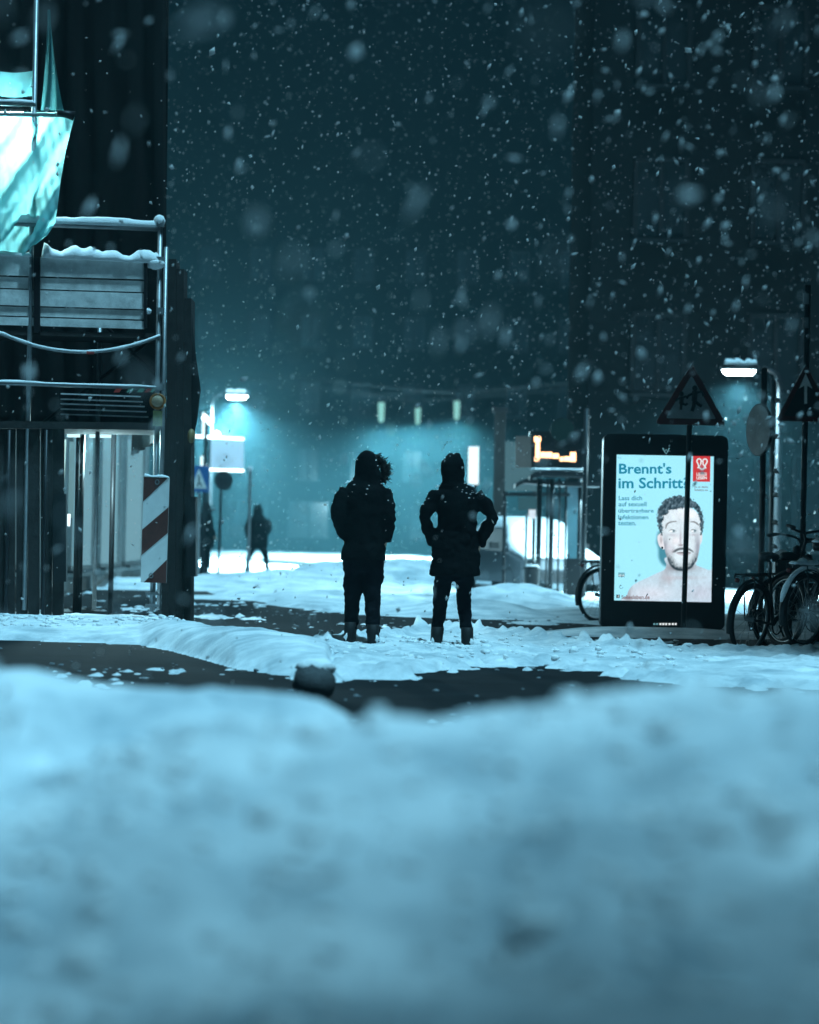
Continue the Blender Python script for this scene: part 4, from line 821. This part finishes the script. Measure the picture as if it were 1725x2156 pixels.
E_TEAL = emat('print_teal', tuple(srgb((16, 138, 172))), 1.0); E_TEAL2 = emat('print_pale_teal', tuple(srgb((60, 150, 180))), 1.0); E_PRED = emat('print_red', tuple(srgb((214, 62, 66))), 1.0); E_PW = emat('print_white', tuple(srgb((240, 250, 252))), 1.0); E_PBR = emat('print_brown', tuple(srgb((120, 70, 70))), 1.0); E_PBK = emat('print_black', tuple(srgb((20, 50, 62))), 1.0); E_PGY = emat('print_grey', tuple(srgb((120, 180, 196))), 1.0)
text_on("Brennt's", (222, 205, 845, 330), E_TEAL, scr, 'headline', SF, .022); text_on("im Schritt?", (216, 372, 1040, 500), E_TEAL, scr, 'headline', SF, .022)
for (s_, bx) in (("Lass dich", (220, 585, 498, 637)), ("auf sexuell", (218, 655, 550, 708)), ("übertragbare", (216, 735, 636, 795)), ("Infektionen", (214, 808, 572, 858)), ("testen.", (214, 882, 428, 930))): text_on(s_, bx, E_TEAL2, scr, 'body_text', SF, .018)
rb = MB().prism([SF(1100, 122), SF(1308, 126), SF(1304, 424), SF(1098, 420)], (0, .002, 0)).build('red_label', E_PRED, scr)
ARC = lambda cx, cy, r_, a0, a1, n_=14: [(cx + r_ * math.cos(R(a0 + (a1 - a0) * k / n_)), cy + r_ * math.sin(R(a0 + (a1 - a0) * k / n_))) for k in range(n_ + 1)]
def ribbon(pts, w, m, parent, name, fn, o=.008):
    b = MB(); L_, R_ = [], []
    for i, p in enumerate(pts):
        a_ = Vector(pts[max(i - 1, 0)]); c_ = Vector(pts[min(i + 1, len(pts) - 1)]); dr = (c_ - a_).normalized(); nn = Vector((-dr.y, dr.x)) * w / 2; L_.append(fn(p[0] + nn.x, p[1] + nn.y, o)); R_.append(fn(p[0] - nn.x, p[1] - nn.y, o))
    n_ = len(pts); b.add(L_ + R_, [(i, i + 1, n_ + i + 1, n_ + i) for i in range(n_ - 1)]); return b.build(name, m, parent)
ribbon([(1155, 265)] + [(1195, 210)] + ARC(1172, 182, 26, 40, -220) + [(1160, 215), (1178, 262), (1208, 282)], 16, E_PW, scr, 'ribbon_heart', SF)
ribbon([(1255, 268)] + [(1216, 212)] + ARC(1242, 184, 26, 140, 400) + [(1252, 218), (1238, 262), (1206, 282)], 16, E_PW, scr, 'ribbon_heart', SF, .0095)
text_on("LIEBES", (1142, 316, 1264, 352), E_PW, scr, 'logo_text', SF, .03, .008); text_on("LEBEN", (1142, 358, 1264, 394), E_PW, scr, 'logo_text', SF, .03, .008)
text_on("Es ist deins.", (1118, 470, 1282, 494), E_PBR, scr, 'small_text', SF, .01); text_on("Schütze es.", (1118, 505, 1282, 530), E_PBR, scr, 'small_text', SF, .01)
MB().prism([SF(218, 1476), SF(296, 1478), SF(294, 1532), SF(217, 1530)], (0, .002, 0)).build('logo_block', E_PGY, scr); text_on("BZgA", (224, 1500, 290, 1527), E_PW, scr, 'logo_text', SF, .02, .008)
ribbon(ARC(252, 1645, 20, 0, 300), 8, E_PGY, scr, 'ring_logo', SF, .005)
MB().prism([SF(196, 1735), SF(236, 1736), SF(235, 1775), SF(195, 1774)], (0, .002, 0)).build('web_icon', E_PBK, scr); text_on("f", (212, 1742, 226, 1772), E_PW, scr, 'icon_letter', SF, .02, .008)
text_on("liebesleben.de", (260, 1740, 592, 1788), E_PBR, scr, 'web_text', SF, .014); text_on("Wall", (206, 132, 250, 154), E_PGY, scr, 'small_text', SF, .0)
E_LOGO = emat('casing_logo', (.20, .50, .58), .6); FF = lambda X, Y, o=.034: P(X, Y, d - o)
ribbon([(1396, 943), (1400, 951), (1403, 946), (1406, 951), (1410, 943)], 2.6, E_LOGO, t, 'casing_emblem', FF, .036); ribbon([(1399, 949), (1403, 956), (1407, 949)], 2.2, E_LOGO, t, 'casing_emblem', FF, .038)
for k, uu in enumerate((1376, 1382, 1389, 1395, 1401, 1408, 1415, 1421)): MB().prism([FF(uu, 1312, .036), FF(uu + 4.2, 1312, .036), FF(uu + 4.2, 1316, .036), FF(uu, 1316, .036)], (0, .003, 0)).build('casing_letter', E_LOGO if k < 2 else E_PW, t)

# ================================================================ traffic signs on the right
def tri(apex, l, r, dd, f=0.0, rr=.08):
    """triangle with rounded corners, moved in by f towards its centre"""
    pts = [Vector(apex), Vector(r), Vector(l)]; c = sum(pts, Vector((0, 0))) / 3; pts = [p.lerp(c, f) for p in pts]; out = []
    for i in range(3):
        a_, b_, c_ = pts[i - 1], pts[i], pts[(i + 1) % 3]
        for k in range(5): q = k / 4; p0 = b_.lerp(a_, rr); p1 = b_.lerp(c_, rr); out.append(p0.lerp(b_, q).lerp(b_.lerp(p1, q), q))
    return [P(p.x, p.y, dd) for p in out]
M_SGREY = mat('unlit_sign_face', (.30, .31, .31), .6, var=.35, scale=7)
d = 32.8; q = P(1440, 1333, d)
t = thing('children_sign', (q.x, d, 0), 'triangular red-bordered children warning sign on a pole before the poster', 'sign')
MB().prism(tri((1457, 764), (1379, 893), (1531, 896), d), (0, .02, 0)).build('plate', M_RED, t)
MB().prism(tri((1457, 764), (1379, 893), (1531, 896), d - .005, .30, .05), (0, .003, 0)).build('face', M_SGREY, t)
Z7 = lambda X, Y: (1237 + X * .30516, 737 - 10 + Y * .30516 + 0)
def fig(pts, r_, o=.016): return MB().path([P(*Z7(*p), d - o) for p in pts], r_, 6)
b = MB()
for pts, r_ in (([(742, 315), (738, 385)], .030), ([(740, 330), (700, 345), (690, 360)], .014), ([(742, 328), (790, 320), (802, 350)], .014), ([(738, 380), (735, 420), (722, 455)], .020), ([(740, 380), (765, 405), (790, 420)], .018)): b.path([P(*Z7(*p), d - .014) for p in pts], r_, 6)
b.ball(P(*Z7(742, 296), d - .014), .030, 10, 7, (1, .4, 1.1)); b.build('adult_figure', M_BLACK, t)
b = MB()
for pts, r_ in (([(652, 355), (648, 405)], .024), ([(652, 362), (622, 370), (608, 385)], .012), ([(652, 362), (680, 352), (694, 368)], .012), ([(648, 400), (645, 445)], .015), ([(650, 402), (680, 410), (692, 400)], .014)): b.path([P(*Z7(*p), d - .014) for p in pts], r_, 6)
b.ball(P(*Z7(650, 335), d - .014), .026, 10, 7, (1, .4, 1.1)); b.build('child_figure', M_BLACK, t)
MB().tube(P(1455, 800, d + .05), Vector((q.x, d + .05, 0)), .030, 10).build('pole', M_DARK, t, True); MB().box(P(1452, 880, d + .035), (.1, .03, .04)).build('clamp', M_STEEL, t)
snowline(P(1440, 794, d + .01), P(1457, 766, d + .01), .03, .012, parent=t, seed=5, n=8)
d = 34.5; q = P(1690, 1200, d)
t = thing('priority_sign', (q.x, d, 0), 'dark triangular sign with a pale upward arrow at the right edge', 'sign')
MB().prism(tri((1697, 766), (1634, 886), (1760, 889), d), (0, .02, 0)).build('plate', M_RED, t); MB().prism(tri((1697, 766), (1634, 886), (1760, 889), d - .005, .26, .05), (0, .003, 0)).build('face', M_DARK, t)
MB().prism([P(*p, d - .012) for p in ((1697, 786), (1711, 818), (1700, 812), (1700, 850), (1694, 850), (1694, 812), (1683, 818))], (0, .003, 0)).build('arrow', M_WHITE, t)
MB().tube(P(1702, 600, d + .05), Vector((q.x, d + .05, 0)), .036, 10).build('pole', M_DARK, t, True)
MB().prism([P(1692, 618, d), P(1704, 618, d), P(1704, 640, d), P(1692, 640, d)], (0, .01, 0)).build('small_plate', M_STEEL, t); MB().prism([P(1691, 668, d), P(1703, 668, d), P(1703, 690, d), P(1691, 690, d)], (0, .01, 0)).build('small_plate', M_STEEL, t)
snowline(P(1676, 806, d + .01), P(1697, 767, d + .01), .03, .014, parent=t, seed=8, n=8)
d = 33.2; q = P(1605, 1195, d)
t = thing('turned_sign', (q.x, d, 0), 'round sign turned almost edge-on, on a dark pole right of the poster', 'sign')
c = P(1597, 905, d); an = R(69); n = 28
ring = [Vector((math.cos(2 * math.pi * k / n) * .30 * math.cos(an), -math.cos(2 * math.pi * k / n) * .30 * math.sin(an), math.sin(2 * math.pi * k / n) * .30)) for k in range(n)]
nv = Vector((math.sin(an), math.cos(an), 0))
MB().prism([c + p for p in ring], nv * .03).build('plate', M_BLACK, t); MB().prism([c + p * .97 - nv * .004 for p in ring], nv * .003).build('face', M_SGREY, t)
MB().tube(P(1610, 775, d + .06), Vector((q.x, d + .06, 0)), .034, 10).build('pole', M_BLACK, t, True)
d = 36; q = P(1622, 1195, d)
t = thing('step_mast', (q.x, d, 0), 'slim mast with snow clumped on its climbing bolts, right of the turned sign', 'mast')
MB().tube(P(1629, 800, d), Vector((q.x, d, 0)), .028, 10).build('pole', M_STEEL, t, True)
for vv in (843, 919, 992, 1042, 1100, 1150):
    p = P(1632 - (vv - 843) * .018, vv, d); bl = MB().bar(p - Vector((.03, 0, .02)), p + Vector((.07, 0, -.02)), .02, .02).build('step_bolt', M_STEEL, t); MB().ball(p + Vector((.015, 0, .008)), .030, 9, 6, (1.4, 1, .8), .25).build('snow_cap', M_CAP, bl, True)

# ================================================================ bicycles
def bicycle(label, group='bicycles parked by the poster', snowy=True):
    t = thing('bicycle', (0, 0, 0), label, 'bicycle', group)
    K = dict(parent=t, smooth=True, local=True)
    r = .345; RW, FW = Vector((0, 0, r)), Vector((1.08, 0, r)); BB = Vector((.44, 0, .29)); ST = Vector((.27, 0, .80)); HT = Vector((.88, 0, .88)); HB = Vector((.93, 0, .72))
    for nm, c in (('wheel', RW), ('wheel', FW)):
        w = MB().path([c + Vector((math.cos(a_) * r * .96, 0, math.sin(a_) * r * .96)) for a_ in [2 * math.pi * k / 32 for k in range(32)]], .024, 8, True).build('wheel', M_RUB, **K)
        MB().path([c + Vector((math.cos(a_) * r * .89, 0, math.sin(a_) * r * .89)) for a_ in [2 * math.pi * k / 28 for k in range(28)]], .012, 6, True).build('rim', M_STEEL, w, True, True)
        sp = MB()
        for k in range(18): a_ = 2 * math.pi * k / 18; sp.path([c + Vector((0, .03 * (-1) ** k, 0)), c + Vector((math.cos(a_) * r * .89, 0, math.sin(a_) * r * .89))], .0022, 4)
        sp.tube(c + Vector((0, -.05, 0)), c + Vector((0, .05, 0)), .022, 8); sp.build('spokes', M_STEEL, w, False, True)
    f = MB()
    for p, q, rr in ((ST, BB, .017), (BB, HB, .020), (ST + Vector((.02, 0, -.08)), HT, .017), (HB, HT + Vector((-.02, 0, .05)), .022), (BB, RW + Vector((0, .05, 0)), .012), (BB, RW + Vector((0, -.05, 0)), .012), (ST + Vector((.01, 0, -.06)), RW + Vector((0, .05, 0)), .010), (ST + Vector((.01, 0, -.06)), RW + Vector((0, -.05, 0)), .010)): f.tube(p, q, rr, 8)
    f.build('frame', M_BLACK, **K)
    fk = MB()
    for s_ in (-1, 1): fk.path([HB + Vector((0, s_ * .03, 0)), HB + Vector((.04, s_ * .055, -.18)), FW + Vector((0, s_ * .055, 0))], [.014, .013, .010], 8)
    fk.build('fork', M_BLACK, **K)
    MB().path([HT, HT + Vector((-.03, 0, .16)), HT + Vector((0, 0, .22))], .014, 8).build('stem', M_DARK, **K)
    h = HT + Vector((0, 0, .22)); hb = MB().path([h + Vector((-.22, -.29, .03)), h + Vector((-.08, -.27, .05)), h + Vector((.03, -.16, .04)), h, h + Vector((.03, .16, .04)), h + Vector((-.08, .27, .05)), h + Vector((-.22, .29, .03))], .012, 8).build('handlebar', M_DARK, **K)
    for s_ in (-1, 1): MB().tube(h + Vector((-.23, s_ * .29, .03)), h + Vector((-.11, s_ * .276, .045)), .019, 8).build('grip', M_RUB, hb, True, True)
    MB().tube(ST, ST + Vector((-.03, 0, .12)), .014, 8).build('seat_post', M_STEEL, **K)
    sd = ST + Vector((-.04, 0, .15)); b = MB()
    b.loft([(sd.x - .02, 0, sd.z - .04, .10, .06), (sd.x, 0, sd.z, .14, .085), (sd.x - .01, 0, sd.z + .03, .13, .08), (sd.x - .02, 0, sd.z + .045, .09, .05)], 14); sdl = b.build('saddle', M_BLACK, **K)
    for c, a0, a1 in ((RW, 20, 200), (FW, 15, 165)):
        pts = [c + Vector((math.cos(R(a_)) * .385, 0, math.sin(R(a_)) * .385)) for a_ in np.linspace(a0, a1, 18)]
        b = MB(); vs = []
        for p in pts:
            o_ = (p - c).normalized() * .012
            for (y_, k) in ((-.03, -.6), (-.018, .7), (.018, .7), (.03, -.6)): vs.append(p + Vector((0, y_, 0)) + o_ * k)
        b.add(vs, [(i * 4 + j, i * 4 + j + 1, i * 4 + 5 + j, i * 4 + 4 + j) for i in range(17) for j in range(3)]); fd = b.build('mudguard', M_BLACK, **K)
        if snowy:
            sp_ = [p + (p - c).normalized() * .018 for i, p in enumerate(pts) if 3 < i < 15]; MB().path(sp_, [.012] + [.022 + .008 * random.random() for _ in sp_[2:]] + [.012], 8).build('snow_cap', M_CAP, fd, True, True)
    rk = MB(); z_ = r + .43
    for y_ in (-.06, .06): rk.path([(.18, y_, z_), (-.26, y_, z_), (-.30, y_ * .6, z_ - .02)], .008, 6); rk.path([(-.1, y_, z_), (0, y_, r)], .007, 6)
    for x_ in (-.2, -.05, .1): rk.tube((x_, -.06, z_), (x_, .06, z_), .006, 6)
    rk.build('rack', M_DARK, **K)
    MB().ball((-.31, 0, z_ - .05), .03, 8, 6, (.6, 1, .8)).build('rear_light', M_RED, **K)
    MB().ball(tuple(HT + Vector((.10, 0, .06))), .045, 10, 7, (.9, 1, 1)).build('headlamp', M_DARK, **K)
    ck = MB().path([BB + Vector((math.cos(a_) * .09, -.05, math.sin(a_) * .09)) for a_ in [2 * math.pi * k / 16 for k in range(16)]], .008, 6, True).build('chainring', M_DARK, **K)
    b = MB(); b.tube(BB + Vector((0, -.07, 0)), BB + Vector((.12, -.07, -.12)), .010, 6); b.tube(BB + Vector((0, .07, 0)), BB + Vector((-.12, .07, .12)), .010, 6); b.box(BB + Vector((.12, -.12, -.12)), (.09, .09, .02)); b.box(BB + Vector((-.12, .12, .12)), (.09, .09, .02)); b.build('cranks', M_DARK, **K)
    if snowy:
        s1 = snowline((sd.x - .13, 0, sd.z + .04), (sd.x + .1, 0, sd.z + .04), .13, .035, 'snow_cap', None, 12, .4, 4); s1.parent = sdl
        s2 = snowline((-.26, 0, z_ + .005), (.14, 0, z_ + .005), .13, .04, 'snow_cap', None, 14, .5, 6); s2.parent = t
    return t
def place(o, x, y, z, rz, lean, label):
    o.location = (x, y, z); o.rotation_euler = (R(lean), 0, rz); o['label'] = label; return o
bk = bicycle('x')
p = P(1573, 1290, 27.9); place(bk, p.x, 27.9, gz(p.x, 27.9) - .02, R(52), 6, 'black bicycle nearest the poster, its rear wheel and rack facing us')
p = P(1690, 1290, 27.4); place(copy_tree(bk), p.x, 27.4, gz(p.x, 27.4) - .02, R(48), 4, 'black bicycle with thick snow on its rear mudguard, second from the poster')
p = P(1748, 1290, 28.4); place(copy_tree(bk), p.x, 28.4, gz(p.x, 28.4) - .02, R(60), -5, 'black bicycle cut off by the right edge behind the other two')
def strip_snow(o):
    for ch in list(o.children):
        if ch.name.startswith('snow_cap'): bpy.data.objects.remove(ch)
        else: strip_snow(ch)
    return o
p = P(1640, 1290, 28.9); place(strip_snow(copy_tree(bk)), p.x, 28.9, gz(p.x, 28.9) - .02, R(38), -4, 'dark bicycle wedged behind the one nearest the poster')
p = P(1790, 1290, 27.3); place(strip_snow(copy_tree(bk)), p.x, 27.3, gz(p.x, 27.3) - .02, R(118), 5, 'bicycle at the very right edge standing crosswise to the others')
strip_snow(bk)
p = P(1257, 1290, 37.4); place(copy_tree(bk), p.x, 37.4, gz(p.x, 37.4) - .02, R(40), 3, 'bicycle half hidden behind the left side of the poster display')
d = 36.5; q = P(1655, 1178, d)
t = thing('utility_cabinet', (q.x, d, 0), 'low grey utility cabinet with a thick snow cap behind the bicycles', 'cabinet')
MB().box((q.x, d, q.z / 2), (.30, .3, q.z)).build('body', M_DARK, t); MB().box((q.x, d - .155, q.z / 2), (.24, .01, q.z * .8)).build('door', M_DARK, t); snowline((q.x - .17, d, q.z), (q.x + .17, d, q.z), .32, .10, parent=t, seed=12, n=14)

# ================================================================ kerb bollard in the dark road
d = 18.9; q = P(661, 1470, d); t = thing('kerb_stone', (q.x, d, 0), 'dark rounded kerb stone with a snow cap at the end of the snowy island', 'stone')
MB().ball((q.x, d, .10), .14, 14, 9, (1, 1, 1.0), .06).build('stone', mat('dark_concrete', (.10, .105, .11), .9, var=.4, scale=12, bump=.4), t, True)
MB().ball((q.x + .01, d + .03, .195), .12, 14, 8, (1.05, 1, .55), .12).build('snow_cap', M_CAP, t, True)

# ================================================================ loose clods of snow
b = MB(); rr = random.Random(5); cl = []
for k in range(460):
    if k < 210: u = rr.uniform(690, 1500); y = rr.uniform(23, 28.4)
    elif k < 360: u = rr.uniform(-30, 420); y = rr.uniform(28.2, 29.4)
    else: u = rr.uniform(850, 1040); y = rr.gauss(27.2, .35)
    cl.append(((u - 862.5) / FP * y, y, rr.uniform(.008, .030) * (1.3 if rr.random() < .1 else 1), .012))
for k in range(560):                                              # crusted lumps on the nearest bank
    y = rr.uniform(3.6, 7.2); cl.append((rr.uniform(-.2, .2) * y, y, rr.uniform(.008, .024) * (1 if rr.random() > .08 else 1.9), .2))
hs = height(np.array([c[0] for c in cl]), np.array([c[1] for c in cl]))
for (x, y, s_, lo_), z in zip(cl, hs):
    if z > lo_: b.ball((x, y, z + s_ * .1), s_, 6, 4, (1.25, 1.1, .75), .3)
o = b.build('snow_clods', M_CAP, None, True); tag(o, 'loose clods of snow scattered over the trampled snow', 'snow clods', kind='stuff')

b = MB(); rr = random.Random(15); xs = np.array([rr.uniform(-5.2, 5.2) for _ in range(9000)]); ys = np.array([rr.uniform(18.5, 40) for _ in range(9000)]); hs = height(xs, ys); cnt = 0
for x, y, z in zip(xs, ys, hs):
    if -.012 < z < .022 and cnt < 420:
        s_ = rr.uniform(.006, .02); b.ball((x, y, max(z, 0) + s_ * .15), s_, 5, 4, (1.4, 1.3, .7), .3); cnt += 1
o = b.build('slush', mat('dirty_slush', (.24, .27, .29), .8, var=.5, scale=9), None, True); tag(o, 'dirty slush crumbs along the edges of the bare road', 'slush', kind='stuff')

# ================================================================ falling snow
M_FLAKE = tl_mat('snowflake', (.68, .69, .69), (.68, .69, .69), .5, 0.0)
def flakes():
    rng = np.random.default_rng(4); V = []; F = []; off = 0
    octv = np.array([(1, 0, 0), (-1, 0, 0), (0, 1, 0), (0, -1, 0), (0, 0, 1), (0, 0, -1)], float); octf = np.array([(0, 2, 4), (2, 1, 4), (1, 3, 4), (3, 0, 4), (2, 0, 5), (1, 2, 5), (3, 1, 5), (0, 3, 5)])
    n = 30000; y = (rng.random(n) ** (1 / 2.6)) * 72 + 1.6
    x = (rng.random(n) - .5) * (y * .44 + 4); z = rng.random(n) * (y * .22 + 1.4) + .05
    near = 420; y2 = rng.random(near) ** .8 * 10 + 2.2; x2 = (rng.random(near) - .5) * (y2 * .40 + .6); z2 = 1.08 + (rng.random(near) - .38) * (y2 * .40)
    m_ = 420; y3 = rng.random(m_) * 14 + 11; x3 = y3 * (.02 + .13 * rng.random(m_) ** .7); z3 = 1.4 + y3 * .19 * rng.random(m_)      # a gust, thicker over the right pavement
    x2 = np.concatenate([x2, x3]); y2 = np.concatenate([y2, y3]); z2 = np.concatenate([z2, z3])
    x = np.concatenate([x, x2]); y = np.concatenate([y, y2]); z = np.concatenate([z, z2]); N = len(x)
    s_ = np.exp(rng.normal(math.log(.0062), .45, N)); s_ = np.clip(s_, .002, .017); s_[n:] = np.clip(s_[n:] * 1.15, .003, .010); st_n = n
    st = np.stack([1 + .3 * rng.normal(size=N), 1 + .3 * rng.normal(size=N), 1.5 + .5 * rng.random(N)], -1).clip(.5, 2.4); st[n:, 2] *= 1.7
    keep = z > .2
    ax = rng.normal(size=(N, 3)) * np.array([.35, .35, 1]) + np.array([.5, 0, 1.0]) * np.sign(.85 - rng.random((N, 1))) ; ax /= np.linalg.norm(ax, axis=1)[:, None]
    a2 = np.cross(ax, rng.normal(size=(N, 3))); a2 /= np.linalg.norm(a2, axis=1)[:, None]; a3 = np.cross(ax, a2)
    B = np.stack([a2, a3, ax], 1)                                   # rows: local axes
    L_ = octv[None] * st[:, None, :] * s_[:, None, None] * (1 + .25 * rng.normal(size=(N, 6, 1)))
    VV = np.einsum('nij,njk->nik', L_, B) + np.stack([x, y, z], -1)[:, None, :]
    VV = VV[keep]; m = len(VV); FFa = octf[None] + (np.arange(m) * 6)[:, None, None]
    me = bpy.data.meshes.new('falling_snow'); me.from_pydata(VV.reshape(-1, 3).tolist(), [], FFa.reshape(-1, 3).tolist()); me.materials.append(M_FLAKE)
    me.polygons.foreach_set('use_smooth', np.ones(len(me.polygons), bool))
    o = bpy.data.objects.new('falling_snow', me); COL.objects.link(o); tag(o, 'snowflakes falling through the whole street', 'falling snow', kind='stuff')
flakes()

# ================================================================ hazy air
HAZE = 0.0020
hz = MB().box((0, 68, 14.8), (680, 172, 31.8)).build('haze', M_SNOW); hz.data.materials.clear()
m = bpy.data.materials.new('haze_air'); m.use_nodes = True; nt = m.node_tree; nt.nodes.clear(); pv = nt.nodes.new('ShaderNodeVolumePrincipled'); o = nt.nodes.new('ShaderNodeOutputMaterial')
pv.inputs['Color'].default_value = (.19, .49, .59, 1); pv.inputs['Density'].default_value = HAZE; pv.inputs['Anisotropy'].default_value = .7
nt.links.new(pv.outputs[0], o.inputs['Volume']); hz.data.materials.append(m); tag(hz, 'pale hazy air thick with fine snow filling the street', 'haze', kind='stuff')
